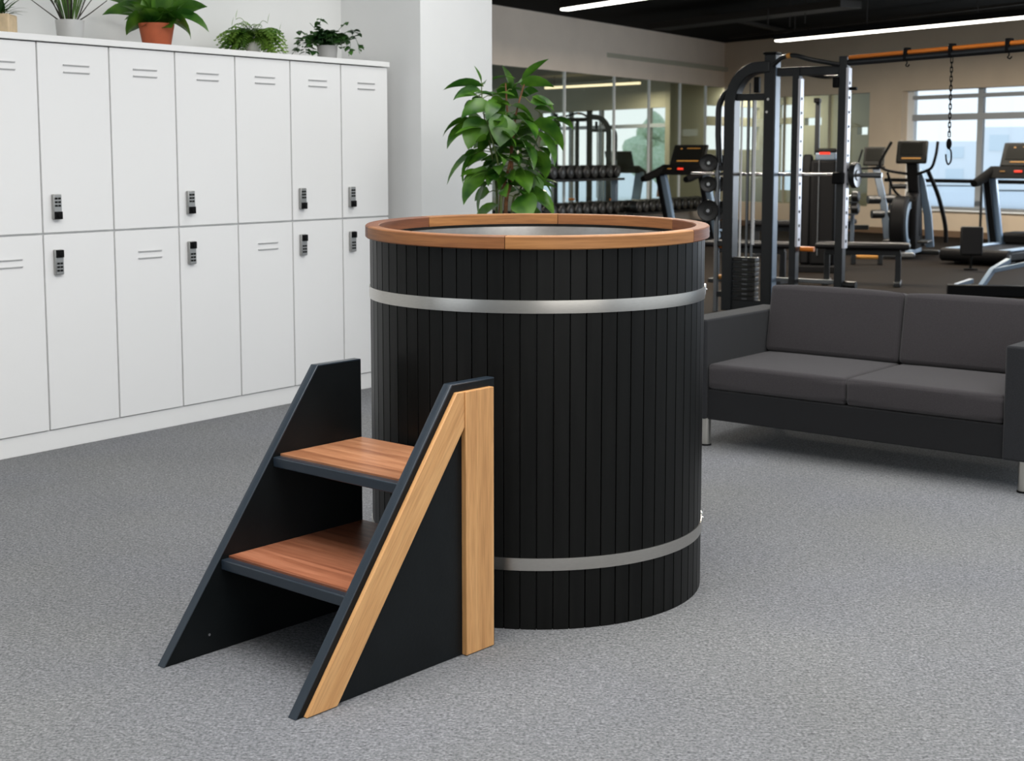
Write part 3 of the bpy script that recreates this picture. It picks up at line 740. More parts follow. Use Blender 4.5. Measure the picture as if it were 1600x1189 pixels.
for i in range(38):
    a = rs.uniform(0, 2*PI); leaf(bm2, (math.cos(a)*.03, math.sin(a)*.03, h_*.92), (math.cos(a)*.22, math.sin(a)*.22, 1), rs.uniform(.12, .34), .008, rs.uniform(.05, .4), .2, 5)
fobj('foliage', bm2, 'leaf_grass', t)
# c: peace lily in terracotta
t, p = sp('potted_plant', 'broad-leaved dark green plant in a terracotta pot on the lockers', 245, .2)
h_ = .122; pot(t, .071, .093, h_, 'terracotta')
bm = new(); bm2 = new(); YC = p.y
def Q(px, py, dy=0): return at(px, py, YC + dy) - p
LL = [(240,28,166,4,17,-.02,1.1),(235,30,194,48,26,-.06,1.3),(262,30,302,54,22,-.05,1.4),(262,22,328,38,14,0,1.2),(240,30,232,-8,22,0,.3),(250,28,262,-12,20,.02,.3),(245,36,250,24,26,-.09,.9),(238,34,222,18,22,-.08,.8),(258,34,272,22,26,-.08,.8),
 (250,30,290,-10,18,.02,.6),(235,26,205,-14,18,.02,.6),(262,26,315,-2,16,.03,.9),(232,26,182,-12,18,.04,.8),(262,30,300,14,12,.0,.8),(238,36,228,36,20,-.1,.6),(262,36,268,40,20,-.1,.6),(244,30,246,-20,20,.05,.1)]
for (bx, by, tx, ty, wp, dy, dr_) in LL:
    b_ = Q(bx, by, 0); t_ = Q(tx, ty, dy); v = t_-b_; d0 = (v.normalized() + Vector((0, 0, .42*dr_))).normalized()
    leaf(bm, b_, d0, v.length*1.1, wp/F*YC*1.7, dr_, .2, 7, rs.choice((-1, 1))*rs.uniform(.6, 1.1)); pb_ = new(); tube(pb_, [Q(246 + (bx-246)*.4, 36), b_], .003, 5); obj('petiole', pb_, 'green_stem', t, smooth=True)
for i in range(26):
    a = rs.uniform(0, 2*PI); leaf(bm, (math.cos(a)*.03, math.sin(a)*.03, h_*.95), (math.cos(a)*.6, math.sin(a)*.6, rs.uniform(.4, 1.4)), rs.uniform(.10, .20), rs.uniform(.06, .09), rs.uniform(.6, 1.3), .25, 6, rs.uniform(-.4, .4))
fobj('foliage', bm, 'leaf_dark', t)
# d: fern
t, p = sp('potted_plant', 'bushy light green fern in a small cream pot on the lockers', 395, .2); YC = p.y
h_ = .10; pot(t, .036, .05, h_, 'pot_cream'); bm = new()
for i in range(170):
    a = rs.uniform(0, 2*PI); L_ = rs.uniform(.10, .22); el = rs.uniform(.0, 1.9); d = Vector((math.cos(a), math.sin(a)*.75, el)).normalized(); q = Vector((d.x*.03, d.y*.03, h_*.95)); pts_ = []
    for j in range(9):
        pts_.append(q.copy()); d = (d + Vector((0, 0, -.19 - .12*rs.random()))).normalized(); q = q + d*L_/8
    for q_ in pts_: q_.z = max(q_.z, .006)
    tube(bm, pts_, .0012, 4)
    for j in range(1, 9):
        for sg in (-1, 1):
            sd = Vector((-d.y, d.x, 0)).normalized()*sg; leaf(bm, pts_[j], sd + d*.5 + Vector((0, 0, .1)), .042*(1.15-j/9), .019, .5, .1, 3)
for (tx, ty) in ((368, 14), (362, 26), (418, 20), (436, 36)):
    e_ = Q(tx, ty + 2, 0); leaf(bm, e_ - Vector((0, 0, .05)), Vector((.1, 0, 1)), .06, .014, .2, .2, 4); tube(bm, smooth_path([(0, 0, .1), e_*.6 + Vector((0, 0, .05)), e_ - Vector((0, 0, .05))], 4), .0014, 4)
fobj('foliage', bm, 'leaf_fern', t)
# e: trailing small-leaved plant
t, p = sp('potted_plant', 'dark small-leaved trailing plant in a grey pot, rightmost on the lockers', 511, .2); YC = p.y
h_ = .088; pot(t, .056, .062, h_, 'pot_grey'); bm = new()
def vine(pts_, n, lw=.034, ll=.044):
    sp_ = smooth_path(pts_, 6); tube(bm, sp_, .0014, 4)
    for k_ in range(n):
        q = sp_[int((len(sp_)-1)*rs.uniform(.15, 1))]; a = rs.uniform(0, 2*PI); leaf(bm, q, (math.cos(a), math.sin(a), rs.uniform(-.3, .7)), ll*rs.uniform(.7, 1.2), lw*rs.uniform(.7, 1.2), .6, .2, 4, rs.uniform(-.5, .5))
T0_ = Vector((0, 0, h_))
for (pts_, n) in ([[T0_, Q(545, 62, -.03), Q(545, 88, -.04)], 12], [[T0_, Q(552, 58), Q(562, 84, -.03)], 12], [[T0_, Q(475, 60, -.02), Q(462, 82, -.02)], 26], [[T0_, Q(482, 62, -.07), Q(478, 84, -.08)], 26], [[T0_, Q(490, 66, -.1), Q(490, 82, -.1)], 22],
    [[T0_, Q(500, 45), Q(502, 28)], 9], [[T0_, Q(492, 45), Q(484, 36)], 6], [[T0_, Q(476, 52), Q(466, 48)], 7], [[T0_, Q(530, 46), Q(541, 34)], 6], [[T0_, Q(545, 48), Q(560, 53)], 8], [[T0_, Q(522, 58, -.04), Q(533, 66, -.05)], 14]): vine(pts_, n)
for i in range(56):
    a = rs.uniform(0, 2*PI); r_ = rs.uniform(.05, .15); vine([T0_ - Vector((0, 0, .01)), T0_ + Vector((math.cos(a)*r_*.6, math.sin(a)*r_*.5, rs.uniform(.03, .09))), T0_ + Vector((math.cos(a)*r_, math.sin(a)*r_*.7, rs.uniform(-.02, .06)))], 9)
fobj('foliage', bm, 'leaf_small', t)

# ================================================================== GYM
def bx(name, par, m_, c, s, bev=.004, mtx=I4):
    bm = new(); box(bm, c, s, mtx); return obj(name, bm, m_, par, bevel=bev)
def tb(name, par, m_, pts, r, seg=12, **k):
    bm = new(); tube(bm, pts, r, seg, **k); return obj(name, bm, m_, par, smooth=True)
def flr(px, py): q = onz(px, py, 0); return Vector((q.x, q.y, 0))
# ---- hanging linear lamps
def lamp(label, p0, p1, z, rods, par_w=.14):
    p0 = Vector((p0[0], p0[1], z)); p1 = Vector((p1[0], p1[1], z)); d = p1-p0; L_ = d.length; a = math.atan2(d.y, d.x)
    t = thing('linear_ceiling_lamp', label, 'ceiling lamp', p0, a, 'hanging linear gym lamps')
    bx('housing', t, 'black_plastic', (L_/2, 0, .055), (L_+.04, par_w+.02, .09), .01)
    bx('light_strip', t, 'lamp_glow', (L_/2, 0, 0), (L_, par_w, .03), .012)
    for r_ in rods: tb('hanging_rod', t, 'dark_duct', [(L_*r_, 0, .09), (L_*r_, 0, CZ - z)], .008, 6)
    return t
la = onz(1215, 64, 3.2); lb = onz(1600, 27, 3.2); dl = (lb-la)
lamp('long glowing white linear lamp hanging over the rack and right window', la, la + dl*1.35, 3.2, (.06, .3, .62, .93))
l1 = onz(882, 15, 3.2); l2 = l1 + dl.normalized()*4.2
lamp('glowing white linear lamp at the top edge above the mirrored gym wall', l1, l2, 3.2, (.1, .5, .9))
lC = onz(1215, 64, 3.2) + Vector((-5.2, -7.5, 0))
for (x_, y_, w_) in ((2.2, 11.0, 'added unseen fill lamp, hanging close to the front room carpet edge'), (6.2, 13.5, 'added unseen fill lamp hanging over the treadmill side, above the incline bench')):
    lamp(w_, (x_, y_), (x_ + 2.2, y_ - 3.2), 3.2, (.1, .9))  # both lamps are out of view, added as fill for the gym
def lamplight(p, q, power):
    m_ = (Vector(p)+Vector(q))/2; o = area('lamp_light', (m_.x, m_.y, 3.17), (m_.x, m_.y, 0), (Vector(q)-Vector(p)).length, .14, power, (1, .90, .76))
    d = Vector(q)-Vector(p); o.rotation_euler = (0, 0, math.atan2(d.y, d.x)); return o
lamplight(la, la + dl*1.35, 400); lamplight(l1, l2, 520)
# ceiling services
def slab(name, label, cat, pa, pb, w_, h_, m_):
    pa = Vector(pa); pb = Vector(pb); mid = (pa+pb)/2; d = pb-pa
    bm = new(); box(bm, (0, 0, 0), (d.length, w_, h_)); o = obj(name, bm, m_, None, bevel=.004); o.location = mid; o.rotation_euler = (0, 0, math.atan2(d.y, d.x)); return tag(o, label, cat)
a_ = onz(1030, 42, 3.5); b_ = onz(1330, 6, 3.5)
slab('ceiling_duct', 'flat dark duct running under the black gym ceiling between the two lamps', 'duct', a_, b_, .42, .10, 'dark_duct')
a_ = onz(1118, 24, 3.64); b_ = onz(1232, 50, 3.64)
slab('cable_tray', 'thin dark cross tray under the black gym ceiling left of the right lamp', 'cable tray', a_, b_, .12, .05, 'dark_duct')
a_ = onz(1140, 59, 3.56); b_ = onz(1640, 0, 3.56)
slab('ceiling_rail', 'thin dark rail under the ceiling above the long right lamp', 'rail', a_, b_, .05, .04, 'dark_duct')
for px, y_ in ((1200, 22), (1234, 26), (1258, 20)):
    q = onz(px, y_, 3.45); o = bpy.data.objects.new
    bm = new(); cyl(bm, (0, 0, 0), (0, 0, CZ-3.30), .008, 6); o = obj('hanging_rod', bm, 'dark_duct', None); o.location = (q.x, q.y, 3.30)
    tag(o, {1200: 'leftmost thin rod', 1234: 'middle thin rod', 1258: 'rightmost thin rod'}[px] + ' hanging from the black ceiling left of the right lamp', 'rod')
# lamp reflection modelled as a lamp behind the mirror glass
u0 = at(852, 141, 31.0); u1 = at(1000, 126, 28.9)
d = u1-u0; t = thing('reflected_lamp', 'warm linear lamp reflection modelled behind the upper left mirror', 'ceiling lamp', ((u0.x+u1.x)/2, (u0.y+u1.y)/2, (u0.z+u1.z)/2), math.atan2(d.y, d.x))
bx('light_strip', t, 'warm_lamp_glow', (0, 0, 0), (d.length, .06, .05), .01)
for s_ in (-.4, .4): tb('hanging_rod', t, 'dark_duct', [(d.length*s_, 0, .02), (d.length*s_, 0, LZ - (u0.z+u1.z)/2)], .006, 6)
area('reflected_room_fill', ((u0.x+u1.x)/2, (u0.y+u1.y)/2, 2.8), ((u0.x+u1.x)/2, (u0.y+u1.y)/2, 0), 2.2, .3, 75, (1, .9, .72))  # added fill to brighten the room behind the mirror glass
q = at(1180, 243, 32.0); area('reflected_room_fill', (q.x, q.y, 2.95), (q.x, q.y, 0), 1.2, 1.2, 60, (1, .95, .8))  # second added fill, no fixture hangs here

# ---- power rack with weight tower
RA = math.radians(-33)
def make_rack(label):
    t = thing('power_rack', label, 'gym rack', (2.28, 12.40, 0), RA)
    H = 2.29
    p_ = bx('upright', t, 'gym_frame', (0, 0, H/2), (.105, .115, H), .008)
    bx('daylit_side', p_, 'slate_daylit', (.054, 0, H/2 - .01), (.006, .100, H - .06), .002)  # plate coloured to stand for blue daylight on the post's side
    bx('cap', p_, 'black_plastic', (0, 0, H + .008), (.125, .135, .022), .006)
    # curved outer post
    pts_ = [(-.375, 0, .02), (-.375, 0, 1.0), (-.375, 0, 1.85)] + [(-.375 + .26*(1-math.cos(a)), 0, 1.85 + .33*math.sin(a)) for a in [PI/2*k/9 for k in range(1, 10)]] + [(0, 0, 2.185)]
    bm = new(); tube(bm, pts_, .068, sq=True, rw=.050); cp = obj('curved_post', bm, 'gym_frame', t, bevel=.008)
    pts_ = [(-.50, .02, 1.35), (-.515, .02, 1.6), (-.515, .02, 1.80)] + [(-.515 + .14*(1-math.cos(a)), .02, 1.80 + .19*math.sin(a)) for a in [PI/2*k/8 for k in range(1, 9)]]
    tb('side_hoop', t, 'gym_frame', pts_, .028, 12)
    tb('chrome_post', t, 'gunmetal', [(-.515, .02, 0), (-.515, .02, 1.36)], .024, 14)
    for z in (.16, .62, 1.30): bx('side_bracket', t, 'gym_frame', (-.44, .02, z), (.12, .05, .05), .005)
    # weight tower between curved post and upright
    for x in (-.275, -.150): tb('guide_rod', t, 'white_board', [(x, -.01, .48 if x < -.2 else .62), (x, -.01, 1.90)], .0095 if x < -.2 else .013, 10)
    tb('pull_cable', t, 'black_rubber', [(-.205, 0, .6), (-.205, 0, 2.05)], .005, 8)
    for x in (-.235, -.185): tb('carriage_rail', t, 'gunmetal', [(x, .04, .4), (x, .04, 1.95)], .012, 8)
    for k in range(9):
        w_ = bx('weight_plate', t, 'black_rubber', (-.215, .0, .135 + k*.044), (.215, .10, .038), .006)
        bx('plate_mark', w_, 'gunmetal', (-.205, -.051, .135 + k*.044), (.05, .004, .012), .002)
    bx('top_crossbar', t, 'gym_frame', (-.19, 0, 1.925), (.30, .07, .06), .006)
    bx('pulley_block', t, 'black_plastic', (-.13, -.02, 2.03), (.05, .06, .14), .01)
    tb('selector_knob', t, 'chrome', [(.0, -.055, 1.90), (.0, -.085, 1.90)], .012, 12)
    tb('selector_knob', t, 'chrome', [(-.01, -.055, 1.79), (-.01, -.085, 1.79)], .012, 12)
    bx('base_crossbar', t, 'gym_frame', (-.19, 0, .08), (.37, .09, .09), .008)
    # second and third uprights with hole strips
    def holed(x, h_, w_, nm, side):
        u = bx('upright', t, 'gym_frame', (x, 0, h_/2), (w_, .09, h_), .006)
        sx_ = x + (w_/2 + .001)
        bm = new(); box(bm, (sx_ + .010, -.02, (h_ + .52)/2), (.022, .075, h_ - .72)); st_ = obj('hole_strip', bm, 'steel_strip', u)
        n_ = int((h_-.78)/.122)
        for k in range(n_):
            bm = new(); cyl(bm, (sx_ + .020, -.024, .68 + k*.122), (sx_ + .0235, -.024, .68 + k*.122), .0135, 12); obj('hole', bm, 'black_plastic', st_)
        return u
    holed(.235, 2.17, .062, 'mid', 1); holed(.655, 2.25, .072, 'right', 1)
    bx('top_beam', t, 'gym_frame', (.34, .0, 2.135), (.68, .06, .075), .006)
    # pull-up handles bowed over the top
    tb('pull_up_handle', t, 'gym_frame', smooth_path([(.05, -.10, 2.19), (.16, -.16, 2.25), (.28, -.19, 2.26), (.42, -.16, 2.22), (.62, -.04, 2.18)], 6), .020, 10)
    tb('pull_up_handle', t, 'gym_frame', smooth_path([(.05, .14, 2.16), (.20, .24, 2.13), (.36, .30, 2.10), (.50, .22, 2.10), (.62, .05, 2.10)], 6), .018, 10)
    tb('handle_cap', t, 'amber_paint', [(.21, -.178, 2.257), (.245, -.186, 2.262)], .0235, 10)
    bx('latch', t, 'black_plastic', (.735, -.02, 1.975), (.08, .04, .025), .005)
    bx('latch', t, 'black_plastic', (.60, -.05, 2.03), (.05, .05, .09), .01)
    bx('j_cup', t, 'black_plastic', (.655, -.07, 1.22), (.09, .12, .10), .012)
    bx('base_rail', t, 'gym_frame', (.33, .0, .05), (.76, .08, .08), .006)
    bx('low_crossbar', t, 'gunmetal', (.33, .06, .315), (.66, .035, .035), .004)
    tb('foam_roller', t, 'black_rubber', [(.69, .02, .30), (.80, .02, .30)], .034, 16)
    for (xa, xb_) in ((-.53, -.40), (.275, .40)): tb('orange_peg', t, 'orange_paint', [(xa, .06, .595), (xb_, .06, .595)], .022, 12)
    tb('amber_peg', t, 'amber_paint', [(-.53, .06, .31), (-.40, .06, .31)], .022, 12)
    return t
mat('steel_strip', (.62, .62, .66), .4, .5)
rack = make_rack('large charcoal power rack with weight tower standing left behind the sofa')
rR = at(921, 243, 26.8)
rk2 = dup(rack, (rR.x, rR.y, 0), math.radians(172), 'reflected charcoal power rack modelled behind the mirror wall right of the leafy plant', sc=.98)  # the rack's mirror reflection built as a solid copy

# barbell on the rack
RM = T(2.28, 12.40, 0) @ R(RA)
def inrack(name, label, cat, loc, group=None):
    q = RM @ Vector(loc); t = thing(name, label, cat, q, RA, group); return t
bb = inrack('barbell', 'silver barbell lying across the charcoal power rack', 'barbell', (0, .075, 1.245))
tb('bar', bb, 'chrome', [(-.80, 0, 0), (.86, 0, 0)], .0145, 12)
for x in (.80,): tb('sleeve', bb, 'gunmetal', [(x, 0, 0), (x+.18, 0, 0)], .024, 14)
tb('collar', bb, 'black_plastic', [(.60, 0, 0), (.69, 0, 0)], .035, 16)
def plate(label, loc, r, th, rz, group=None, pitch=0):
    t = thing('weight_plate', label, 'weight plate', loc, rz, group)
    bm = new(); lathe(bm, [(.012, -th/2), (r*.93, -th/2), (r, -th/2 + .006), (r, th/2 - .006), (r*.93, th/2), (r*.80, th/2 - .004), (r*.42, th/2 - .006), (r*.36, th/2), (.012, th/2)], 32, R(PI/2, 'X'), close=True)
    d_ = obj('disc', bm, 'black_rubber', t, smooth=True)
    bm = new(); lathe(bm, [(.004, -th/2-.003), (.014, -th/2-.003), (.014, th/2+.003), (.004, th/2+.003)], 24, R(PI/2, 'X'), close=True); obj('hub', bm, 'chrome', t, smooth=True)
    return t
q = RM @ Vector((.745, .075, 1.245)); plate('round black weight plate on the right end of the barbell', q, .112, .05, RA + PI/2)
for k, (z, r_, wd) in enumerate(((1.345, .082, 'topmost'), (1.155, .075, 'middle'), (.915, .098, 'lowest'))):
    q = RM @ Vector((-.585, -.02, z)); plate(wd + ' black weight plate at the left side of the power rack', q, r_, .05, RA + .35)
    q = RM @ Vector((-.525, .075, z)); plate(wd + ' rear black weight plate, behind another at the left side of the rack', q, r_*.95, .05, RA + .35)

# ---- overhead beam with orange pipe and chain
b0_ = Vector((2.84, 12.04, 0)); bt = Vector((.93, -1.69, 0)); bL = bt.length*1.55
ob = thing('overhead_beam', 'orange pipe over a black beam running right from the power rack', 'beam', b0_, math.atan2(bt.y, bt.x))
tb('orange_pipe', ob, 'orange_paint', [(.04, 0, 2.238), (bL, 0, 2.238)], .017, 14)
tb('black_beam', ob, 'gym_frame', [(.04, 0, 2.195), (bL, 0, 2.195)], .029, 14)
bx('support_post', ob, 'gym_frame', (bL + .03, 0, 1.14), (.09, .09, 2.28), .008)
def on_beam(px):  # distance along the beam at picture column px
    best = min((abs((lambda P: 800 + F*P.x/(P.y*math.cos(TH) - (P.z-CH)*math.sin(TH)))(b0_ + bt.normalized()*s_*.01 + Vector((0, 0, 2.2))) - px), s_*.01) for s_ in range(0, int(bL*100)))
    return best[1]
for px in (1417, 1487, 1577):
    s_ = on_beam(px); cl = bx('clamp', ob, 'black_plastic', (s_, 0, 2.222), (.035, .062, .105), .006)
    if px != 1487:
        bm = new(); tube(bm, smooth_path([(s_, 0, 2.17), (s_, .0, 2.15), (s_-.012, 0, 2.135), (s_+.012, 0, 2.125), (s_+.028, 0, 2.14)], 5), .005, 8); obj('hook', bm, 'black_plastic', cl, smooth=True)
s_ = on_beam(1487); cp = b0_ + bt.normalized()*s_
ch = thing('hanging_chain', 'black chain with snap hook hanging from the orange beam before the window', 'chain', (cp.x, cp.y, 2.17), RA)
zt = -.004; nl_ = 17; pitch_ = .0355
for k in range(nl_):
    bm = new(); pts_ = [(.0085*math.cos(a), 0, (.0145 if math.sin(a) > 0 else -.0145) + .0085*math.sin(a)) for a in [2*PI*j/16 for j in range(16)]]
    tube(bm, pts_, .0042, 6, closed=True, m=T(0, 0, zt - .02 - k*pitch_) @ R(PI/2*(k % 2) + .4)); obj('link', bm, 'black_plastic', ch, smooth=True)
ze = zt - .02 - nl_*pitch_
bm = new(); sphere(bm, (0, 0, ze - .04), .022, s=(1, .6, 2.0)); obj('swivel', bm, 'black_plastic', ch, smooth=True)
bm = new(); tube(bm, smooth_path([(.0, 0, ze-.075), (.018, 0, ze-.10), (.020, 0, ze-.17), (.0, 0, ze-.20), (-.016, 0, ze-.17), (-.022, 0, ze-.12)], 5), .0065, 8); obj('snap_hook', bm, 'black_plastic', ch, smooth=True)

# ---- treadmills
def make_treadmill(label, loc, rz):
    """local x: across, local y: running direction (console at the far end), user at -y"""
    t = thing('treadmill', label, 'treadmill', loc, rz, 'black treadmills')
    W_ = .90; Ld = 2.05
    bx('deck', t, 'black_plastic', (0, Ld/2, .115), (W_-.04, Ld, .13), .03)
    bx('belt', t, 'pad_vinyl', (0, Ld/2, .186), (.54, Ld-.12, .012), .004)
    for s in (-1, 1): bx('side_rail', t, 'slate_daylit', (s*.36, Ld/2 + .03, .197), (.13, Ld-.10, .030), .010)
    tb('rear_roller', t, 'black_plastic', [(-W_/2, .06, .125), (W_/2, .06, .125)], .085, 20)
    for s in (-1, 1): tb('roller_cap', t, 'gunmetal', [(s*W_/2, .06, .125), (s*(W_/2+.015), .06, .125)], .028, 14)
    for s in (-1, 1): bx('foot', t, 'black_rubber', (s*.34, .35, .025), (.10, .14, .05), .008)
    bx('front_foot', t, 'black_rubber', (0, Ld - .15, .025), (.7, .2, .05), .008)
    bx('motor_cover', t, 'black_plastic', (0, Ld-.12, .26), (.74, .46, .18), .05, )
    for s in (-1, 1):
        u = tb('upright', t, 'slate_daylit', [(s*.42, Ld-.30, .10), (s*.42, Ld-.62, 1.14)], .036, sq=True, rw=.095) if False else None
        bm = new(); tube(bm, [(s*.42, Ld-.32, .08), (s*.42, Ld-.66, 1.12)], .036, sq=True, rw=.10); u = obj('upright', bm, 'slate_daylit', t, bevel=.012)  # upright given the blue of its daylit side as base colour
        bm = new(); tube(bm, [(s*.42 - .0, Ld-.32-.100, .10), (s*.42 - .0, Ld-.66-.100, 1.10)], .040, sq=True, rw=.014); obj('dark_edge', bm, 'black_plastic', u, bevel=.004)
        # handrail: dark wedge toward the user
        bm = new(); tube(bm, [(s*.42, Ld-1.16, 1.035), (s*.42, Ld-1.05, 1.055), (s*.42, Ld-.80, 1.125), (s*.41, Ld-.58, 1.21)], [.048, .062, .068, .06], 12); obj('handrail', bm, 'matte_black', t, smooth=True)
    bm = new(); prism(bm, [(Ld-.78, 1.10), (Ld-.42, 1.10), (Ld-.42, 1.24), (Ld-.62, 1.27)], -.44, .44); obj('console_tray', bm, 'matte_black', t, bevel=.02)
    cm = T(0, Ld-.47, 1.42) @ R(-.42, 'X')
    bm = new(); box(bm, (0, 0, 0), (.66, .05, .36), cm); co = obj('console', bm, 'screen_grey', t, bevel=.02)
    bx('display', co, 'screen_dark', (0, -.027, .03), (.54, .006, .22), .003, cm)
    bx('lit_row', co, 'screen_amber', (.02, -.0285, -.115), (.42, .006, .018), .002, cm)
    bx('lit_row', co, 'screen_amber', (.08, -.031, .105), (.26, .006, .010), .002, cm)
    bx('lit_mark', co, 'screen_amber', (-.16, -.031, .10), (.03, .006, .02), .002, cm)
    bx('stop_button', t, 'screen_red', (0, Ld-.715, 1.20), (.11, .012, .03), .003, )
    bx('lit_mark', t, 'screen_amber', (-.22, Ld-.712, 1.20), (.07, .012, .012), .002)
    return t
T1 = make_treadmill('large treadmill before the window at the right picture edge, blue-grey uprights', (5.95, 18.0, 0), math.radians(48-90))
dup(T1, (1.83, 21.75, 0), math.radians(48-90), 'treadmill behind the tub rim before the mirror wall, two blue-grey uprights showing')
q = at(988, 243, 29.5); dup(T1, (q.x + .5, q.y + 1.6, 0), math.radians(150), 'reflected treadmill modelled behind the mirror with only the dark back of its console showing', sc=.95)  # console reflection built as a solid treadmill
# rounded pad standing at the left upright of the right treadmill
pd = thing('back_pad', 'rounded black pad standing at the left side of the right treadmill deck', 'pad', (at(1523, 243, 17.3).x, 17.3, 0), math.radians(-15))
bm = new(); box(bm, (0, 0, .36), (.27, .05, .36), R(-.05, 'X')); obj('cushion', bm, 'pad_vinyl', pd, bevel=.045, seg=4)
tb('stand', pd, 'matte_black', [(0, .02, .0), (0, .02, .24)], .016, 10); bx('stand_foot', pd, 'matte_black', (0, .0, .010), (.16, .12, .02), .004)

# ---- elliptical trainer
def make_elliptical(label, loc, rz):
    t = thing('elliptical_trainer', label, 'elliptical trainer', loc, rz)
    bm = new(); lathe(bm, [(.001, -.11), (.30, -.11), (.36, -.10), (.385, -.07), (.385, .07), (.36, .10), (.30, .11), (.001, .11)], 40, T(0, 0, .47) @ R(PI/2, 'Y')); 
    for v in bm.verts: v.co.z = max(.08, v.co.z)
    wh = obj('wheel_housing', bm, 'black_plastic', t, smooth=True)
    bm = new(); lathe(bm, [(.22, .108), (.30, .108), (.31, .118), (.30, .128), (.22, .128), (.21, .118)], 40, T(0, 0, .47) @ R(PI/2, 'Y'), close=True); obj('wheel_ring', bm, 'slate_daylit', wh, smooth=True)
    bm = new(); prism(bm, [(-.02, .10), (.62, .10), (.50, .55), (.36, .92), (.20, .92), (.02, .80)], .02, .20, ); obj('side_cover', bm, 'black_plastic', t, bevel=.03)
    bm = new(); tube(bm, [(.14, .36, .30), (.12, .26, .90), (.10, .16, 1.34)], .085, sq=True, rw=.075); obj('mast', bm, 'black_plastic', t, bevel=.02)
    bm = new(); tube(bm, [(.30, .60, .12), (.27, .50, .60), (.20, .32, 1.05), (.16, .24, 1.2)], .030, sq=True, rw=.055); obj('frame_strut', bm, 'slate_daylit', t, bevel=.01)
    cm = T(.10, .10, 1.46) @ R(-.35, 'X'); bm = new(); box(bm, (0, 0, 0), (.42, .05, .34), cm); co = obj('console', bm, 'screen_grey', t, bevel=.03)
    bx('display', co, 'screen_dark', (0, -.027, .04), (.30, .006, .18), .003, cm); bx('lit_row', co, 'screen_amber', (0, -.028, -.10), (.26, .006, .02), .002, cm)
    tb('handle_bar', t, 'black_plastic', smooth_path([(-.16, -.02, 1.60), (-.24, -.06, 1.44), (-.30, -.08, 1.30), (-.24, -.04, 1.22), (-.02, .06, 1.17), (.08, .16, 1.16)], 6), .020, 10)
    tb('handle_bar', t, 'black_plastic', smooth_path([(.46, -.02, 1.60), (.45, -.06, 1.44), (.40, -.05, 1.26), (.30, .04, 1.20), (.18, .12, 1.16)], 6), .020, 10)
    tb('swing_arm', t, 'black_plastic', smooth_path([(-.22, .05, 1.18), (-.14, .10, .95), (-.02, .12, .82), (.05, .12, .80)], 6), .018, 10)
    tb('swing_arm', t, 'black_plastic', smooth_path([(.32, .12, 1.20), (.44, .30, .85), (.52, .45, .45), (.53, .50, .20)], 6), .030, 10)
    tb('hand_grip', t, 'black_rubber', [(-.12, -.02, .99), (.06, -.02, .99)], .035, 12)
    bx('rear_stabiliser', t, 'gunmetal', (-.16, -.30, .06), (.82, .09, .075), .02)
    bx('base_rail', t, 'slate_daylit', (.16, .12, .09), (.08, .84, .06), .01)
    for s in (-.12, .34): bx('pedal', t, 'black_rubber', (s, -.10, .24), (.15, .36, .035), .012)
    tb('pedal_arm', t, 'gym_frame', [(.34, -.2, .20), (.34, .3, .22)], .02, 8); tb('pedal_arm', t, 'gym_frame', [(-.12, -.2, .20), (-.12, .3, .30)], .02, 8)
    bx('front_stabiliser', t, 'gym_frame', (.14, .56, .05), (.60, .09, .075), .02)
    return t
q = flr(1425, 405); make_elliptical('black elliptical trainer with big wheel housing standing before the window', (q.x - .08, q.y + .3, 0), math.radians(-26))

# ---- exercise bike left of the elliptical
def make_bike(label, loc, rz):
    t = thing('exercise_bike', label, 'exercise bike', loc, rz)
    cm = T(0, 0, 1.40) @ R(-.45, 'X'); bm = new(); box(bm, (0, 0, 0), (.30, .035, .30), cm); co = obj('console', bm, 'screen_grey', t, bevel=.012); bx('display', co, 'screen_dark', (0, -.019, .02), (.23, .004, .2), .002, cm)
    bm = new(); tube(bm, [(.02, .04, 1.25), (.10, .0, .95), (.16, -.02, .70), (.22, 0, .20)], .040, sq=True, rw=.05); obj('mast', bm, 'gym_frame_light', t, bevel=.01)
    tb('handle_bar', t, 'black_plastic', [(-.24, -.10, 1.22), (.16, -.02, 1.24)], .018, 10)
    tb('handle_grip', t, 'black_rubber', [(-.24, -.10, 1.20), (-.15, -.16, 1.50)], .014, 10)
    for (z, x) in ((.77, .10), (.56, .16)):
        tb('roller_pad', t, 'black_rubber', [(x-.16, -.10, z), (x+.0, -.02, z)], .062, 16); tb('roller_pad', t, 'black_rubber', [(x+.04, .0, z+.01), (x+.20, .06, z+.01)], .062, 16)
    bm = new(); sphere(bm, (.34, .1, .36), .26, s=(.35, 1, 1)); obj('flywheel_cover', bm, 'black_plastic', t, smooth=True)
    bx('base_beam', t, 'gym_frame', (.05, 0, .05), (.9, .09, .07), .01); bx('seat_beam', t, 'gym_frame', (-.35, 0, .36), (.6, .08, .07), .01)
    bx('seat', t, 'pad_vinyl', (-.50, 0, .44), (.52, .30, .08), .03); tb('seat_post', t, 'gym_frame', [(-.45, 0, .06), (-.45, 0, .40)], .03, 10)
    return t
q = at(1366, 243, 20.6); make_bike('black exercise bike with slanted console left of the elliptical trainer', (q.x, q.y, 0), math.radians(-22))

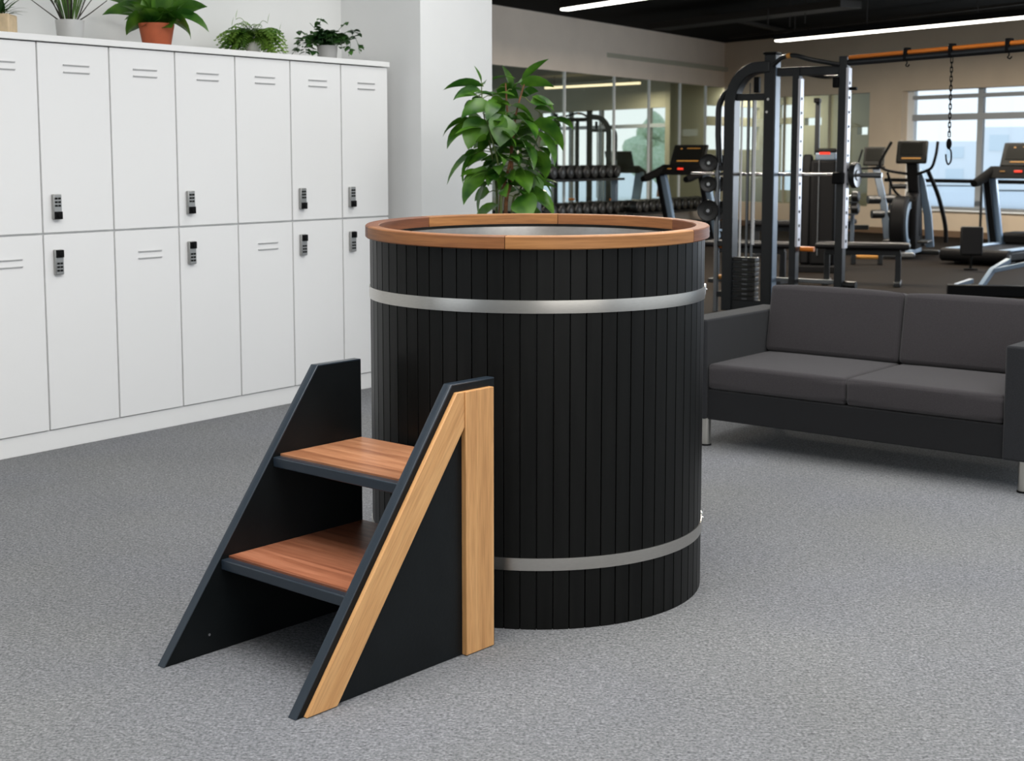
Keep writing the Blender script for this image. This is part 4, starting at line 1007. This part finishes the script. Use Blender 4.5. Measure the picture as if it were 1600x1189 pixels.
# ---- tall weight machine behind the rack
q = at(1288, 243, 17.2)
wm = thing('weight_machine', 'tall black cable machine with red lit header seen through the rack', 'weight machine', (q.x, q.y, 0), math.radians(-22))
bx('shroud', wm, 'black_plastic', (.02, 0, .72), (.30, .34, 1.28), .03); bx('base_plate', wm, 'black_plastic', (0, -.05, .04), (.5, .6, .08), .01)
bx('header', wm, 'gym_frame_light', (.04, 0, 1.40), (.25, .30, .10), .02); bx('red_display', wm, 'screen_red', (.03, -.153, 1.44), (.13, .006, .03), .002)
bx('header_cap', wm, 'screen_grey', (.04, 0, 1.475), (.26, .30, .05), .02)
bm = new(); prism(bm, [(-.14, .08), (.14, .08), (.10, 1.30), (-.02, 1.44), (-.10, 1.25)], -.26, -.13); obj('side_guard', bm, 'black_plastic', wm, bevel=.03)
bx('mast', wm, 'gym_frame', (-.10, .05, 1.75), (.055, .06, .66), .006); tb('cable', wm, 'gunmetal', [(-.03, -.18, .2), (-.03, -.18, 1.36)], .006, 8)
bx('top_pulley', wm, 'black_plastic', (-.10, .02, 2.08), (.07, .16, .06), .01)

# ---- flat benches
def make_bench(label, loc, rz, w_=.30, L_=1.0, z=.43, frame='gym_frame'):
    t = thing('flat_bench', label, 'weight bench', loc, rz, 'black flat benches')
    bx('pad', t, 'pad_vinyl', (0, 0, z), (L_, w_, .07), .025); bx('spine', t, frame, (0, 0, z-.07), (L_*.8, .07, .06), .006)
    for s in (-1, 1):
        l_ = bx('leg', t, frame, (s*L_*.38, 0, (z-.08)/2 + .02), (.06, .06, z-.10), .006); bx('foot_bar', l_, frame, (s*L_*.38, 0, .025), (.07, .42, .05), .008)
    return t
q = at(1352, 243, 15.3); bn = make_bench('black padded flat bench just right of the power rack', (q.x, q.y, 0), math.radians(-18))
q = at(1160, 243, 15.6); dup(bn, (q.x + .1, q.y, 0), math.radians(-26), 'black flat bench glimpsed behind the weight tower of the rack', sc=1.0)
q = at(1232, 243, 19.5); dup(bn, (q.x, q.y, 0), math.radians(-20), 'black flat bench glimpsed between the rack uprights, farther back', sc=1.1)
q = at(1395, 243, 17.2); br = thing('floor_bar', 'amber bar lying near the floor before the elliptical trainer', 'bar', (q.x, q.y + 1.0, .10), math.radians(-10))
tb('tube', br, 'amber_paint', [(-.22, 0, .0), (.14, 0, 0)], .030, 12); bx('end_block', br, 'gym_frame', (.14, 0, -.03), (.06, .12, .14), .01); bx('end_block', br, 'gym_frame', (-.2, 0, -.03), (.06, .12, .14), .01)

# ---- incline bench base in front of the treadmill
q = flr(1484, 462); ib = thing('incline_bench', 'low black bench base with slanted grey struts above the sofa back', 'weight bench', (q.x, q.y, 0), math.radians(-14))
bx('base_beam', ib, 'black_plastic', (.62, 0, .06), (1.30, .12, .11), .008)
bm = new(); tube(bm, [(.30, .0, .10), (.42, .22, .25), (.60, .5, .33)], .026, sq=True, rw=.026); obj('strut', bm, 'slate_daylit', ib, bevel=.005)
bm = new(); tube(bm, [(.06, .02, .10), (.22, .20, .14)], .026, sq=True, rw=.022); obj('strut', bm, 'slate_daylit', ib, bevel=.005)
bm = new(); tube(bm, [(.40, .22, .24), (.80, .24, .33), (1.4, .24, .42)], .030, sq=True, rw=.022); obj('seat_rail', bm, 'slate_daylit', ib, bevel=.005)
bx('seat', ib, 'pad_vinyl', (1.45, .24, .47), (.60, .28, .08), .03)
bm = new(); tube(bm, [(1.1, 0, .1), (1.3, .22, .42)], .026, sq=True, rw=.022); obj('strut', bm, 'slate_daylit', ib, bevel=.005)
tb('adjust_pin', ib, 'chrome', [(.86, .18, .27), (.98, .18, .27)], .012, 10)

# ---- guard rail along the window
gr = thing('guard_rail', 'thin black horizontal rail standing along the window behind the elliptical', 'rail', (0, 0, 0))
ga = onwall(1383, 281, B0 - BN*.5, BA); gb = B0 - BN*.5 + BD*(uw2-.5); gz = ga.z; ga = Vector((ga.x, ga.y, gz)); gb = Vector((gb.x, gb.y, gz))
tb('rail', gr, 'black_plastic', [ga, gb], .032, 12)
for k in range(4):
    p_ = ga + (gb-ga)*(.02 + k*.32); tb('post', gr, 'gym_frame', [(p_.x, p_.y, 0), (p_.x, p_.y, gz)], .022, 10)

# ---- dumbbell racks along the mirror wall, built solid from their reflections
def make_dumbbell(label, group):
    t = thing('dumbbell', label, 'dumbbell', (0, 0, 0), 0, group)
    tb('handle', t, 'chrome', [(0, -.07, 0), (0, .07, 0)], .016, 10)
    for s in (-1, 1):
        bm = new(); cyl(bm, (0, s*.055, 0), (0, s*.145, 0), .072, 8 if False else 16); h = obj('head', bm, 'black_rubber', t, bevel=.012)
        bm = new(); cyl(bm, (0, s*.144, 0), (0, s*.149, 0), .022, 14); obj('end_cap', bm, 'gunmetal', h)
    return t
proto = None
ORD = 'first second third fourth fifth sixth seventh eighth ninth tenth eleventh twelfth thirteenth fourteenth fifteenth'.split()
def dumb_rack(label, p0, p1, shelves, glabel, side=-1):
    p0 = Vector(p0); p1 = Vector(p1); d = p1-p0; L_ = d.length; a = math.atan2(d.y, d.x)
    t = thing('dumbbell_rack', label, 'dumbbell rack', (p0.x, p0.y, 0), a, 'black dumbbell racks')
    for x in (.04, L_-.04): 
        l_ = bx('end_frame', t, 'gym_frame_light', (x, 0, max(shelves)/2), (.07, .10, max(shelves)), .008); bx('foot_bar', l_, 'gym_frame', (x, 0, .025), (.08, .55, .05), .008)
    for z in shelves: bx('shelf', t, 'gym_frame', (L_/2, 0, z), (L_-.02, .36, .04), .006, T(0, 0, 0))
    global proto
    n_ = int((L_-.15)/.26)
    for j, z in enumerate(shelves):
        for k in range(n_):
            q = Vector((p0.x, p0.y, 0)) + d.normalized()*(.18 + k*.26); loc = (q.x, q.y, z + .02 + .109)
            lab = ORD[k] + ' black dumbbell from the left, ' + (glabel[j])
            if proto is None: proto = make_dumbbell(lab, glabel[j]); o = proto; o.location = loc; o.rotation_euler = (0, 0, a); o.scale = (1.5, 1.5, 1.5)
            else: o = dup(proto, loc, a, lab, glabel[j], sc=1.5)
def mp(px, off): s = s_of(px, M0 - MN*off, MA); q = M0 - MN*off + MD*s; return (q.x, q.y, 0)
dumb_rack('two-tier dumbbell rack before the mirror wall, right of the leafy plant', mp(838, .55), mp(962, .55), (.42, 1.02), ('row on the lower shelf by the leafy plant', 'row on the upper shelf by the leafy plant'))
dumb_rack('low dumbbell rack before the mirror wall, behind the left treadmill uprights', mp(975, .5), mp(1112, .5), (.40, ), ('row behind the left treadmill uprights', ))
q = at(1327, 243, 20.2)
for z, wd in ((.83, 'upper'), (.66, 'lower')):
    o = dup(proto, (q.x, q.y, z), math.radians(60), wd + ' of the two dumbbells stacked right of the tall rack upright', 'dumbbells on the small stand', sc=1.1)
st = thing('dumbbell_stand', 'slim grey stand carrying two dumbbells right of the tall rack upright', 'stand', (q.x, q.y, 0), math.radians(-30))
bx('post', st, 'gym_frame_light', (0, .24, .42), (.05, .05, .84), .005); bx('foot_bar', st, 'gym_frame', (0, .1, .025), (.4, .3, .05), .008)
for z in (.565, .745): bx('cradle', st, 'gym_frame', (0, .08, z), (.16, .34, .02), .004)
